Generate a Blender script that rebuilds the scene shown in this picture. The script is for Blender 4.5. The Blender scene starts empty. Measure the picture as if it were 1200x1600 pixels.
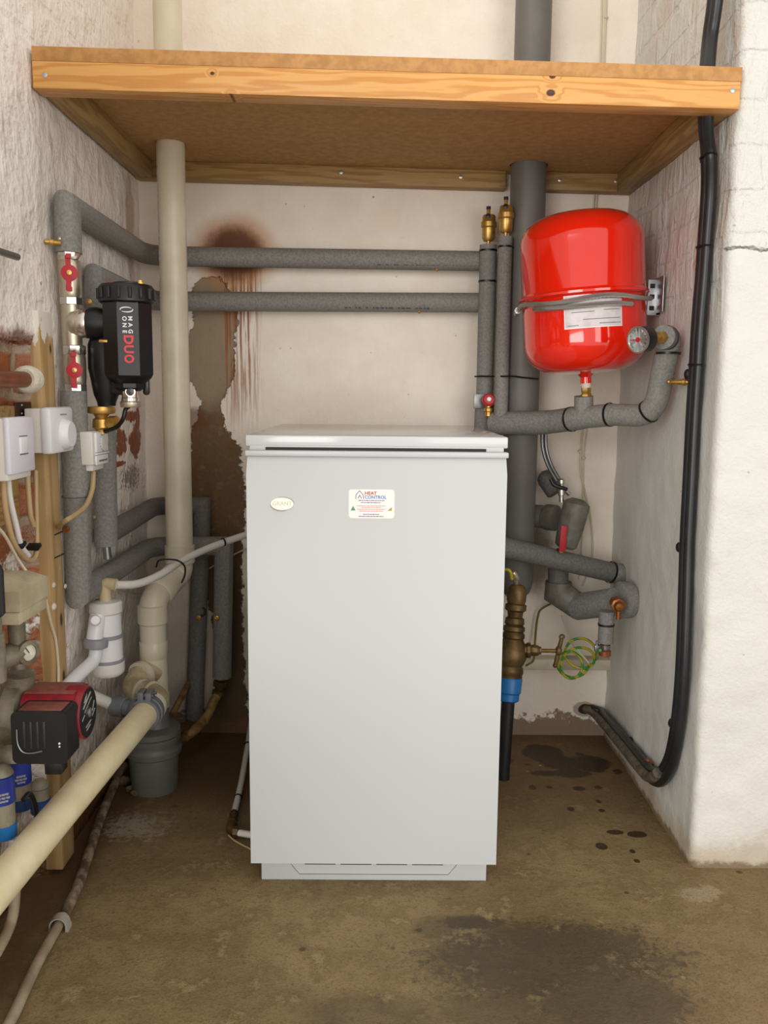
import bpy, bmesh, math, random
from mathutils import Vector, Matrix, noise
random.seed(4)
SC = bpy.context.scene
COL = SC.collection
V = Vector
# ------------------------------------------------------------------ camera
F, PIT, ROL, YAW, HH = 1344.43, .1356, .0096, .0062, .9388
XR, YB, YP, XL = .634, 2.297, 1.6177, -.6226
def ray(px, py):
    u, v = px-600, py-800
    xi = u*math.cos(ROL)+v*math.sin(ROL); yi = -u*math.sin(ROL)+v*math.cos(ROL)
    cp, sp = math.cos(PIT), math.sin(PIT)
    x = xi/F; y = cp-yi/F*sp; z = -sp-yi/F*cp
    cw, sw = math.cos(YAW), math.sin(YAW)
    return x*cw+y*sw, -x*sw+y*cw, z
def PY(px, py, Y):
    d = ray(px, py); t = Y/d[1]; return V((d[0]*t, Y, HH+d[2]*t))
def PX(px, py, X):
    d = ray(px, py); t = X/d[0]; return V((X, d[1]*t, HH+d[2]*t))
def PZ(px, py, Z=0.):
    d = ray(px, py); t = (Z-HH)/d[2]; return V((d[0]*t, d[1]*t, Z))
cam = bpy.data.cameras.new('camera'); camo = bpy.data.objects.new('camera', cam); COL.objects.link(camo)
cam.sensor_fit = 'VERTICAL'; cam.sensor_height = 36; cam.lens = F/1600*36; cam.clip_start = .02
_R = V((math.cos(YAW), -math.sin(YAW), 0))
_F = V((math.sin(YAW)*math.cos(PIT), math.cos(YAW)*math.cos(PIT), -math.sin(PIT)))
_U = _R.cross(_F)
_r = math.cos(ROL)*_R+math.sin(ROL)*_U; _u = math.cos(ROL)*_U-math.sin(ROL)*_R
camo.matrix_world = Matrix(((_r.x, _u.x, -_F.x, 0), (_r.y, _u.y, -_F.y, 0), (_r.z, _u.z, -_F.z, HH), (0, 0, 0, 1)))
SC.camera = camo

# ------------------------------------------------------------------ materials
def lin(h):
    o = []
    for i in (0, 2, 4):
        c = int(h[i:i+2], 16)/255; o.append(c/12.92 if c <= .04045 else ((c+.055)/1.055)**2.4)
    return (*o, 1)
class Sk:                                   # a socket with arithmetic
    def __init__(s, g, o): s.g, s.o = g, o
    def _m(s, op, b, r=False): return s.g.math(op, b, s) if r else s.g.math(op, s, b)
    def __add__(s, b): return s._m('ADD', b)
    __radd__ = __add__
    def __sub__(s, b): return s._m('SUBTRACT', b)
    def __rsub__(s, b): return s._m('SUBTRACT', b, True)
    def __mul__(s, b): return s._m('MULTIPLY', b)
    __rmul__ = __mul__
    def __truediv__(s, b): return s._m('DIVIDE', b)
    def max(s, b): return s._m('MAXIMUM', b)
    def min(s, b): return s._m('MINIMUM', b)
class G:
    def __init__(s, name, rough=.5, metal=0.):
        s.m = bpy.data.materials.new(name); s.m.use_nodes = True; s.nt = s.m.node_tree
        s.b = s.nt.nodes['Principled BSDF']; s.b.inputs['Roughness'].default_value = rough; s.b.inputs['Metallic'].default_value = metal
        s.tc = None
    def n(s, t): return s.nt.nodes.new(t)
    def put(s, inp, v):
        if isinstance(v, Sk): s.nt.links.new(v.o, inp)
        else: inp.default_value = v
    def math(s, op, a, b=None):
        n = s.n('ShaderNodeMath'); n.operation = op; s.put(n.inputs[0], a)
        if b is not None: s.put(n.inputs[1], b)
        return Sk(s, n.outputs[0])
    def pos(s):
        if not s.tc:
            t = s.n('ShaderNodeTexCoord'); s.tc = Sk(s, t.outputs['Object'])
            q = s.n('ShaderNodeSeparateXYZ'); s.put(q.inputs[0], s.tc); s.xyz = [Sk(s, o) for o in q.outputs]
        return s.xyz
    def vec(s, x, y, z):
        c = s.n('ShaderNodeCombineXYZ')
        for i, a in enumerate((x, y, z)): s.put(c.inputs[i], a)
        return Sk(s, c.outputs[0])
    def noise(s, scale, detail=4, rough=.55, vec=None, dist=0.):
        s.pos(); n = s.n('ShaderNodeTexNoise'); s.put(n.inputs['Vector'], vec or s.tc)
        n.inputs['Scale'].default_value = scale; n.inputs['Detail'].default_value = detail; n.inputs['Roughness'].default_value = rough; n.inputs['Distortion'].default_value = dist
        return Sk(s, n.outputs[0])
    def voro(s, scale, vec=None):
        s.pos(); n = s.n('ShaderNodeTexVoronoi'); s.put(n.inputs['Vector'], vec or s.tc); n.inputs['Scale'].default_value = scale
        return Sk(s, n.outputs['Distance'])
    def brick(s, vec, w, h, mortar=.012):
        n = s.n('ShaderNodeTexBrick'); s.put(n.inputs['Vector'], vec)
        n.inputs['Scale'].default_value = 1; n.inputs['Brick Width'].default_value = w; n.inputs['Row Height'].default_value = h
        n.inputs['Mortar Size'].default_value = mortar; n.inputs['Mortar Smooth'].default_value = .6
        n.inputs['Color1'].default_value = (0, 0, 0, 1); n.inputs['Color2'].default_value = (1, 1, 1, 1)
        return Sk(s, n.outputs['Color']), Sk(s, n.outputs['Fac'])
    def ss(s, v, a, b):
        n = s.n('ShaderNodeMapRange'); n.interpolation_type = 'SMOOTHSTEP'; s.put(n.inputs['Value'], v)
        inv = a > b
        n.inputs['From Min'].default_value = min(a, b); n.inputs['From Max'].default_value = max(a, b)
        n.inputs['To Min'].default_value = 1. if inv else 0.; n.inputs['To Max'].default_value = 0. if inv else 1.
        return Sk(s, n.outputs[0])
    def curve(s, v, pts):                   # piecewise line through (v, value) pairs
        pts = sorted(pts); x0, x1 = pts[0][0], pts[-1][0]; ys = [p[1] for p in pts]; y0, y1 = min(ys), max(ys)+1e-6
        n = s.n('ShaderNodeFloatCurve'); c = n.mapping.curves[0]
        q = [((a-x0)/(x1-x0), (b-y0)/(y1-y0)) for a, b in pts]
        c.points[0].location = q[0]; c.points[1].location = q[-1]
        for a in q[1:-1]: c.points.new(*a)
        for p in c.points: p.handle_type = 'VECTOR'
        n.mapping.update(); s.put(n.inputs['Value'], (v-x0)/(x1-x0))
        return Sk(s, n.outputs[0])*(y1-y0)+y0
    def mix(s, f, a, b):
        n = s.n('ShaderNodeMix'); n.data_type = 'RGBA'; s.put(n.inputs[0], f)
        s.put(n.inputs[6], lin(a) if isinstance(a, str) else a); s.put(n.inputs[7], lin(b) if isinstance(b, str) else b)
        return Sk(s, n.outputs[2])
    def color(s, v): s.put(s.b.inputs['Base Color'], lin(v) if isinstance(v, str) else v)
    def rough(s, v): s.put(s.b.inputs['Roughness'], v)
    def bump(s, h, dist, strength=1.):
        n = s.n('ShaderNodeBump'); n.inputs['Distance'].default_value = dist; n.inputs['Strength'].default_value = strength
        s.put(n.inputs['Height'], h); s.nt.links.new(n.outputs[0], s.b.inputs['Normal'])
    def blob(s, a, b, ca, cb, ra, rb, soft, nz):
        u = (a-ca)/ra; w = (b-cb)/rb
        return s.ss(u*u+w*w+nz, 1+soft, 1-soft)
def simple(name, c, rough=.5, metal=0., c2=None, nscale=20, bump=None, coat=0., amt=(.35, .65)):
    g = G(name, rough, metal)
    if c2: g.color(g.mix(g.ss(g.noise(nscale, 5, .6), *amt), c, c2))
    else: g.color(c)
    if bump: g.bump(g.noise(bump[0], 3), bump[1])
    if coat: g.b.inputs['Coat Weight'].default_value = coat; g.b.inputs['Coat Roughness'].default_value = .04
    return g.m
M = {}
M['case'] = simple('white_enamel_steel', 'babcbd', .33, bump=(900, .00006))
M['lid'] = simple('gloss_white_enamel', 'c4c5c6', .12)
M['dark'] = simple('black_gap', '141416', .6)
M['badge'] = simple('cream_plastic_badge', 'f6f4e4', .2, coat=.5)
M['badge2'] = simple('satin_grey_lettering', 'b9b8a6', .3, .3)
M['stick'] = simple('pale_sticker', 'efe6e2', .35)
M['stickedge'] = simple('sticker_edge', 'd9d2cf', .4)
M['txred'] = simple('red_print', 'b5383c', .5); M['txblue'] = simple('blue_print', '3f7fc2', .5); M['txnavy'] = simple('navy_print', '5a5f95', .5)
M['txpink'] = simple('pale_red_print', 'd98a86', .5); M['txgrn'] = simple('green_print', '4f8f72', .5); M['txyel'] = simple('ochre_print', 'a99b3a', .5)
M['txwhite'] = simple('white_print', 'e8e8e8', .5); M['txduo'] = simple('bright_red_print', 'd8353a', .45); M['txgrey'] = simple('grey_print', '6a6a6a', .6)
M['lag'] = simple('grey_foam_lagging', '8a8884', .72, c2='777571', nscale=190, bump=(320, .0008))
M['lagd'] = simple('dark_grey_foam_lagging', '72706d', .7, c2='63615f', nscale=150, bump=(300, .0006))
M['lagb'] = simple('dirty_green_grey_lagging', '76736a', .5, c2='605d53', nscale=30, bump=(120, .001))
M['vent'] = simple('grey_pvc_vent', '6c6964', .5, c2='63605c', nscale=8)
M['lining'] = simple('dark_foam_end', '3c3d40', .85)
M['tie'] = simple('black_nylon', '0c0c0d', .4)
M['brass'] = simple('brass', 'cba45c', .36, .75, c2='b58c44', nscale=40)
M['brassd'] = simple('tarnished_brass', '77603a', .48, .6, c2='523f20', nscale=22, bump=(60, .0006))
M['gold'] = simple('bright_brass', 'd9ae62', .32, .8)
M['chrome'] = simple('nickel_plate', 'd6d0c8', .24, .95)
M['nickel'] = simple('satin_nickel', 'c4b9a6', .34, .85)
M['steel'] = simple('galvanised_steel', 'c3c4c6', .35, .9, c2='aeb0b3', nscale=30)
M['dulls'] = simple('dull_steel', '8d8f90', .4, .9)
M['bronze'] = simple('dusty_cast_metal', '8b8473', .55, .5, c2='6c6454', nscale=30, bump=(80, .0008))
M['copper'] = simple('oxidised_copper', '9a5a3c', .42, .4, c2='7f4a32', nscale=18)
M['copperb'] = simple('bright_copper', 'a57238', .4, .7, c2='875224', nscale=30)
M['redp'] = simple('red_handle_plastic', 'b01226', .5)
M['redv'] = simple('red_gloss_paint', 'e2200a', .1, coat=.8)
M['redpump'] = simple('red_pump_paint', '8e1626', .4, c2='6f1a22', nscale=25)
M['dust'] = simple('dusty_red_paint', '8c5242', .75, c2='7a3f36', nscale=40)
M['redcap'] = simple('dark_red_cap', 'b02a34', .4)
M['black'] = simple('black_plastic', '111214', .38)
M['blackp'] = simple('charcoal_panel', '2d2e31', .45)
M['rubber'] = simple('black_cable_sheath', '17181a', .38, c2='202122', nscale=14)
M['cabledirt'] = simple('dirt_covered_cable', '453c31', .6, c2='6b5e4c', nscale=45, bump=(90, .001))
M['blue'] = simple('blue_plastic', '1468a8', .4); M['blued'] = simple('deep_blue_plastic', '1b2f8a', .35, c2='16246c', nscale=20); M['blueb'] = simple('dull_blue_plastic', '14386e', .45)
M['clearg'] = simple('grimy_grey_plastic', '8c8672', .45, c2='6e6656', nscale=25)
M['cream'] = simple('cream_pvc', 'dbd1bc', .34, c2='d1c6af', nscale=10)
M['creamw'] = simple('aged_cream_waste_pipe', 'e3d6b4', .4, c2='d9caa4', nscale=16)
M['creamd'] = simple('dirty_cream_pvc', 'c9bb9c', .5, c2='a4926f', nscale=28)
M['white'] = simple('white_plastic', 'e3e2e6', .35)
M['whitec'] = simple('off_white_plastic', 'dcd9d2', .4)
M['switch'] = simple('lilac_white_plastic', 'dcdae4', .3)
M['bandg'] = simple('grey_rubber_band', '8d9096', .5)
M['pot'] = simple('grey_drain_plastic', '62635d', .5, c2='575852', nscale=10)
M['clamp'] = simple('grey_abs_plastic', '6a6e74', .45)
M['hose'] = simple('white_hose_plastic', 'd5d2cb', .4)
M['beigep'] = simple('beige_plastic_elbow', 'c2b18c', .45)
M['cableb'] = simple('beige_cable', 'b79c72', .5)
M['cablec'] = simple('cream_cable', 'd2c6ac', .5)
M['cablew'] = simple('white_cable', 'dddad8', .45)
M['boxb'] = simple('aged_beige_plastic', 'b5ab90', .5, c2='a3987b', nscale=18)
M['mud'] = simple('mud_caked_pipe', '8e7c68', .8, c2='4d3a28', nscale=38, bump=(60, .002))
M['conduit'] = simple('grubby_white_conduit', 'a3937c', .6, c2='8a7862', nscale=24)
M['clip'] = simple('grey_white_clip', '9d9789', .6)
M['rustp'] = simple('rusty_cream_pipe', '8f7444', .65, c2='6b4b22', nscale=40, bump=(60, .001))
M['dialw'] = simple('white_dial', 'eff1f3', .3)
M['stone'] = simple('broken_mortar', '6d5a44', .9, c2='4a3722', nscale=30, bump=(50, .002))
M['board'] = simple('chipboard', 'bb945f', .8, c2='ac8450', nscale=60, bump=(300, .0004))
M['sealant'] = simple('white_sealant', 'd9d3c4', .7, c2='c4bba6', nscale=40, bump=(120, .0015))
M['wirey'] = simple('yellow_earth_sheath', 'a89a18', .4); M['wireg'] = simple('green_earth_sheath', '3f8a22', .4)
M['olive'] = simple('olive_wire', '6e6526', .5); M['wirew'] = simple('painted_wire', 'cfc7b0', .6)
def striped(name, a, b, per):
    g = G(name, .4); x, y, z = g.pos()
    t = g.math('FRACT', (x+y*.7+z*1.3)*per); g.color(g.mix(g.ss(t, .42, .5), a, b)); return g.m
M['earth'] = striped('green_and_yellow_sheath', 'b6a51e', '3d8b2a', 26)
def braid():
    g = G('braided_steel', .34, .9); x, y, z = g.pos()
    w = g.math('SINE', (x*1.+y*.6+z*.5)*1900); q = g.math('SINE', (x*1.-z*2.4)*1700)
    g.color(g.mix(g.ss(w*q, -.3, .4), '9c9893', 'e6e2dc')); g.bump(w*q, .0006); return g.m
M['braid'] = braid()
def pine(name, a, b, ring, along, knots=(), sc=1., rough=.55):
    g = G(name, rough); x, y, z = g.pos()
    ax = (x, y, z)[along]; o = [(x, y, z)[i] for i in range(3) if i != along]
    v = g.vec(ax*1.1, o[0]*13., o[1]*13.)
    wob = g.noise(2.6, 3, .5, v)
    k = 0.
    for (c, d, r) in knots: k = g.blob(ax, o[1], c, d, r*2.6, r*1.7, .9, 0.)*.5+k
    t = (o[1]*ring+wob*5.+k*2.2+o[0]*ring*.3)
    w = g.math('SINE', t*6.283)
    col = g.mix(g.ss(w, -.2, 1.), a, b)
    col = g.mix(g.noise(90, 3, .6, g.vec(ax*.12, o[0]*3, o[1]*3))*.35, col, b)
    for (c, d, r) in knots: col = g.mix(g.blob(ax, o[1], c, d, r, r*.75, .35, g.noise(60)*.4-.2), col, '4a230c')
    g.color(col); g.bump(w, .0003); return g.m
M['batten'] = pine('treated_batten_timber', 'a88955', '8f6f3e', 14, 1)
M['battenx'] = pine('treated_rear_batten_timber', 'ab8a56', '916f3c', 14, 0, knots=((-.03, .02, .008), (.2, .03, .006)))

# ------------------------------------------------------------------ mesh builder
def frame_of(d):
    d = d.normalized(); a = V((0, 0, 1)) if abs(d.z) < .9 else V((1, 0, 0))
    u = a.cross(d).normalized(); return u, d.cross(u), d
class MB:
    def __init__(s): s.v, s.f = [], []
    def add(s, vs, fs):
        o = len(s.v); s.v += [V(p) for p in vs]; s.f += [[i+o for i in q] for q in fs]; return s
    def tube(s, pts, r, seg=16, caps=True):
        pts = [V(p) for p in pts]; n = len(pts); rs = r if isinstance(r, (list, tuple)) else [r]*n
        ds = [(pts[i+1]-pts[i]).normalized() for i in range(n-1)]
        u, w, _ = frame_of(ds[0]); vs, fs = [], []
        for i in range(n):
            a = ds[max(0, i-1)]; b = ds[min(n-2, i)]; t = (a+b).normalized() if (a+b).length > 1e-6 else a
            if i: 
                q = ds[i-2 if i > 1 else 0].rotation_difference(ds[i-1]); u = q @ u; w = q @ w
            for k in range(seg):
                c = 2*math.pi*k/seg; e = (u*math.cos(c)+w*math.sin(c))*rs[i]
                if i and i < n-1:                                   # slide along the incoming run onto the mitre plane
                    den = a.dot(t)
                    if den > .2: e = e-a*(e.dot(t)/den)
                vs.append(pts[i]+e)
        for i in range(n-1):
            for k in range(seg):
                fs.append((i*seg+k, i*seg+(k+1) % seg, (i+1)*seg+(k+1) % seg, (i+1)*seg+k))
        if caps: fs.append(tuple(range(seg))[::-1]); fs.append(tuple((n-1)*seg+k for k in range(seg)))
        return s.add(vs, fs)
    def ring(s, c, axis, R, r, seg=28, ms=8):
        u, w, d = frame_of(V(axis)); vs, fs = [], []
        for i in range(seg):
            a = 2*math.pi*i/seg; e = u*math.cos(a)+w*math.sin(a)
            for k in range(ms):
                b = 2*math.pi*k/ms; vs.append(V(c)+e*(R+r*math.cos(b))+d*r*math.sin(b))
        for i in range(seg):
            for k in range(ms):
                fs.append((i*ms+k, ((i+1) % seg)*ms+k, ((i+1) % seg)*ms+(k+1) % ms, i*ms+(k+1) % ms))
        return s.add(vs, fs)
    def band(s, c, axis, R, w, t=.0012, seg=28):                    # flat strap round a pipe
        h = w/2; return s.lathe([(R, -h), (R+t, -h), (R+t, h), (R, h), (R, -h)], c, axis, seg)
    def lathe(s, prof, o, axis=(0, 0, 1), seg=28, u=None):
        fu, fw, d = frame_of(V(axis))
        if u is not None: fu = V(u).normalized(); fw = d.cross(fu)
        vs, fs = [], []; n = len(prof)
        for (r, t) in prof:
            for k in range(seg):
                a = 2*math.pi*k/seg; vs.append(V(o)+d*t+(fu*math.cos(a)+fw*math.sin(a))*r)
        for i in range(n-1):
            for k in range(seg): fs.append((i*seg+k, i*seg+(k+1) % seg, (i+1)*seg+(k+1) % seg, (i+1)*seg+k))
        if prof[0] != prof[-1]:
            if prof[0][0] > 1e-6: fs.append(tuple(range(seg))[::-1])
            if prof[-1][0] > 1e-6: fs.append(tuple((n-1)*seg+k for k in range(seg)))
        return s.add(vs, fs)
    def box(s, lo, hi, bev=0., rot=None, segs=2):
        lo, hi = V(lo), V(hi); c = (lo+hi)/2; bm = bmesh.new(); bmesh.ops.create_cube(bm, size=1)
        for v in bm.verts: v.co = V((v.co.x*(hi.x-lo.x), v.co.y*(hi.y-lo.y), v.co.z*(hi.z-lo.z)))
        if bev: bmesh.ops.bevel(bm, geom=bm.edges[:], offset=bev, segments=segs, affect='EDGES', profile=.5)
        if rot: bmesh.ops.transform(bm, matrix=rot.to_4x4(), verts=bm.verts)
        bm.verts.index_update(); s.add([v.co+c for v in bm.verts], [[v.index for v in f.verts] for f in bm.faces]); bm.free(); return s
    def prism(s, poly, o, u, w, d):                                 # polygon in (u, w) swept by the vector d
        o, u, w, d = V(o), V(u), V(w), V(d); n = len(poly)
        a = [o+u*p+w*q for p, q in poly]; vs = a+[p+d for p in a]
        fs = [tuple(range(n)), tuple(range(n, 2*n))[::-1]]+[(i, i+n, (i+1) % n+n, (i+1) % n) for i in range(n)]
        return s.add(vs, fs)
    def ball(s, c, r, seg=16, sc=(1, 1, 1)):
        c = V(c); bm = bmesh.new(); bmesh.ops.create_uvsphere(bm, u_segments=seg, v_segments=seg//2+2, radius=r)
        bm.verts.index_update(); s.add([c+V((v.co.x*sc[0], v.co.y*sc[1], v.co.z*sc[2])) for v in bm.verts], [[v.index for v in f.verts] for f in bm.faces]); bm.free(); return s
    def text(s, body, o, u, w, size, n, ext=.0003, align='CENTER', wid=1., bold=0.):
        cu = bpy.data.curves.new('t', 'FONT'); cu.body = body; cu.size = size; cu.align_x = align; cu.align_y = 'CENTER'; cu.extrude = ext; cu.offset = bold; cu.resolution_u = 3
        ob = bpy.data.objects.new('t', cu); COL.objects.link(ob); bpy.context.view_layer.update()
        me = ob.to_mesh(); o, u, w, n = V(o), V(u), V(w), V(n)
        s.add([o+u*(v.co.x*wid)+w*v.co.y+n*v.co.z for v in me.vertices], [list(p.vertices) for p in me.polygons])
        ob.to_mesh_clear(); bpy.data.objects.remove(ob); bpy.data.curves.remove(cu); return s
def fil(pts, rad, n=7):                       # round the inner corners of a polyline
    pts = [V(p) for p in pts]; out = [pts[0]]
    for i in range(1, len(pts)-1):
        r = rad[i-1] if isinstance(rad, (list, tuple)) else rad
        if not r: out.append(pts[i]); continue
        a = pts[i]+(pts[i-1]-pts[i]).normalized()*r; b = pts[i]+(pts[i+1]-pts[i]).normalized()*r
        for k in range(n+1):
            t = k/n; out.append(a*(1-t)**2+pts[i]*2*t*(1-t)+b*t*t)
    return out+[pts[-1]]
def smooth(pts, n=6):
    pts = [V(p) for p in pts]; q = [2*pts[0]-pts[1]]+pts+[2*pts[-1]-pts[-2]]; out = []
    for i in range(1, len(q)-2):
        a, b, c, d = q[i-1:i+3]
        for k in range(n):
            t = k/n; out.append(.5*((2*b)+(c-a)*t+(2*a-5*b+4*c-d)*t*t+(3*b-a-3*c+d)*t**3))
    return out+[pts[-1]]
def obj(name, mb, mat, loc=V((0, 0, 0)), parent=None, sharp=38):
    me = bpy.data.meshes.new(name); me.from_pydata([v-loc for v in mb.v], [], mb.f)
    bm = bmesh.new(); bm.from_mesh(me); bmesh.ops.recalc_face_normals(bm, faces=bm.faces); bm.to_mesh(me); bm.free()
    me.polygons.foreach_set('use_smooth', [True]*len(me.polygons)); me.set_sharp_from_angle(angle=math.radians(sharp))
    me.materials.append(M[mat] if isinstance(mat, str) else mat); me.update()
    o = bpy.data.objects.new(name, me); COL.objects.link(o)
    if parent: o.parent = parent
    return o
class Thing:
    def __init__(s, name, label, cat, loc, group=None):
        s.o = bpy.data.objects.new(name, None); COL.objects.link(s.o); s.loc = V(loc); s.o.location = s.loc
        s.o.empty_display_size = .02; s.o['label'] = label; s.o['category'] = cat
        if group: s.o['group'] = group
    def part(s, name, mb, mat, of=None, label=None):
        o = obj(name, mb, mat, s.loc, of or s.o)
        if label: o['label'] = label
        return o
def solo(name, mb, mat, label, cat, group=None, at=None):
    c = sum(mb.v, V())/len(mb.v) if at is None else V(at); o = obj(name, mb, mat, c); o.location = c; o['label'] = label; o['category'] = cat
    if group: o['group'] = group
    return o
def dup(root, offset, label):
    r = root.copy(); COL.objects.link(r); r.location = root.location+V(offset); r['label'] = label
    for ch in list(root.children):
        c = ch.copy(); COL.objects.link(c); c.parent = r
        for g in list(ch.children):
            d = g.copy(); COL.objects.link(d); d.parent = c
    return r
X, Y, Z = V((1, 0, 0)), V((0, 1, 0)), V((0, 0, 1))
# ------------------------------------------------------------------ the setting
def grid(name, fn, nu, nv, mat):
    vs, fs = [], []
    for j in range(nv+1):
        for i in range(nu+1): vs.append(fn(i/nu, j/nv))
    for j in range(nv):
        for i in range(nu): a = j*(nu+1)+i; fs.append((a, a+1, a+nu+2, a+nu+1))
    me = bpy.data.meshes.new(name); me.from_pydata(vs, [], fs); me.polygons.foreach_set('use_smooth', [True]*len(fs)); me.materials.append(mat)
    o = bpy.data.objects.new(name, me); COL.objects.link(o); o['kind'] = 'structure'; return o
def lump(p, s, a): return a*noise.noise(V(p)*s)
def sst(x, a, b):
    t = max(0, min(1, (x-a)/(b-a))); return t*t*(3-2*t)
TOP = 2.35
def mat_back():
    g = G('painted_plaster_back', .62); x, y, z = g.pos()
    def q(px, py): p = PY(px, py, YB); return p.x, p.z
    n1 = g.noise(7, 5); n2 = g.noise(45, 5, .65); n3 = g.noise(140, 4, .7)
    col = g.mix(g.ss(n1, .35, .65), 'eee2d3', 'f5ebde')
    col = g.mix(g.ss(n2, .6, .78)*.13, col, 'b9ab95')
    # grey-brown tone low down on the left, fading upwards and to the right
    low = g.ss(z+n1*.25-.1, .62, .3)*g.ss(x, -.1, -.3)
    col = g.mix(low*.55, col, '8d8272')
    # bare plaster patch between two ragged edges
    E_ = [(432, 318, 345), (445, 303, 352), (470, 303, 366), (500, 302, 372), (525, 297, 368), (545, 290, 366), (590, 290, 364), (607, 306, 356), (628, 313, 345), (652, 309, 347), (668, 300, 352), (700, 297, 374), (770, 295, 382), (850, 297, 381), (900, 316, 378), (1000, 340, 379), (1060, 345, 381), (1100, 330, 384), (1130, 290, 390), (1160, 200, 420)]
    L = [(q(a, r)[1], q(a, r)[0]) for r, a, b in E_]; R = [(q(b, r)[1], q(b, r)[0]) for r, a, b in E_]
    zt = q(300, 432)[1]; rag = (g.noise(38, 5, .65)-.5)*.045+(n3-.5)*.02
    inn = g.ss(x-g.curve(z, L)+rag, -.003, .003)*g.ss(g.curve(z, R)-x+rag, -.003, .003)*g.ss(z+rag, zt+.003, zt-.003)
    zs = q(300, 632)[1]
    bare = g.mix(g.ss(z+(n1-.5)*.2, zs+.03, zs-.05), '97866d', '6b4f2e')
    bare = g.mix(g.ss(n2, .5, .7)*.4, bare, '8d7a5e')
    bare = g.mix(g.ss(z+(n1-.5)*.1, q(300, 800)[1], q(300, 950)[1])*.8, bare, '4c3d28')
    col = g.mix(inn, col, bare)
    # rust streaks running down
    xs0, xs1 = q(346, 500)[0], q(404, 500)[0]
    st = g.noise(1., 4, .6, g.vec(x*150, 0., z*5.)); env = g.ss(x, xs0, xs0+.015)*g.ss(x, xs1+.02, xs1-.03)
    fall = g.ss(z, q(370, 700)[1], q(370, 520)[1])*.6+.4
    dr = g.ss(st, .44, .58)*env*fall*g.ss(z, q(370, 388)[1], q(370, 410)[1])*g.ss(z, q(0, 690)[1], q(0, 650)[1]+.05)
    col = g.mix(dr*.9, col, '95501f')
    cx, cz = q(366, 396)
    col = g.mix(g.ss(z, q(370, 520)[1], q(370, 430)[1])*g.ss(z, q(370, 385)[1], q(370, 410)[1])*env*g.ss(st, .38, .6), col, '8a5024')
    # burnt rust bloom above the upper pipe
    d = ((x-cx)/.082)*((x-cx)/.082)+((z-cz)/.072)*((z-cz)/.072)+(n2-.5)*.5
    col = g.mix(g.ss(d, 2.6, .5)*.75, col, 'bd7a34'); col = g.mix(g.ss(d, 1.35, .3)*.95, col, '5c2c0d')
    # rust along the damp edge by the lower pipes
    c2 = q(300, 655); col = g.mix(g.blob(x, z, c2[0], c2[1], .045, .03, .6, (n2-.5))*.7, col, '6b3712')
    # stained foot, the cable hole on the right
    foot = g.ss(z+(n1-.5)*.1+(n2-.5)*.09+(n3-.5)*.03, .05, .04); col = g.mix(foot*.85, col, '6d4c2c')
    h = q(912, 1108); col = g.mix(g.blob(x, z, h[0], h[1], .03, .022, .2, (n2-.5)*.8)*.7, col, '8a755a'); col = g.mix(g.blob(x, z, h[0]+.004, h[1], .02, .015, .2, (n2-.5)*.8), col, '22180f')
    h = q(850, 930); col = g.mix(g.blob(x, z, q(835, 870)[0], q(835, 870)[1], .05, .09, .7, (n2-.5)*1.2)*.8, col, '6a5a3e')
    # specks and scratches
    sp = g.ss(g.voro(24)+(n3-.5)*.12, .075, .045)*g.ss(n1, .5, .62); col = g.mix(sp*.7, col, '5d5348')
    g.color(col); g.bump(n2*.5+n3*.25+n1*1.2-inn*1.2, .004); return g.m
grid('wall_back', lambda u, v: (XL-.03+(XR-XL+.06)*u, YB+lump((u*1.3, 0, v*2.3), 5, .004), TOP*v), 60, 110, mat_back())

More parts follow.
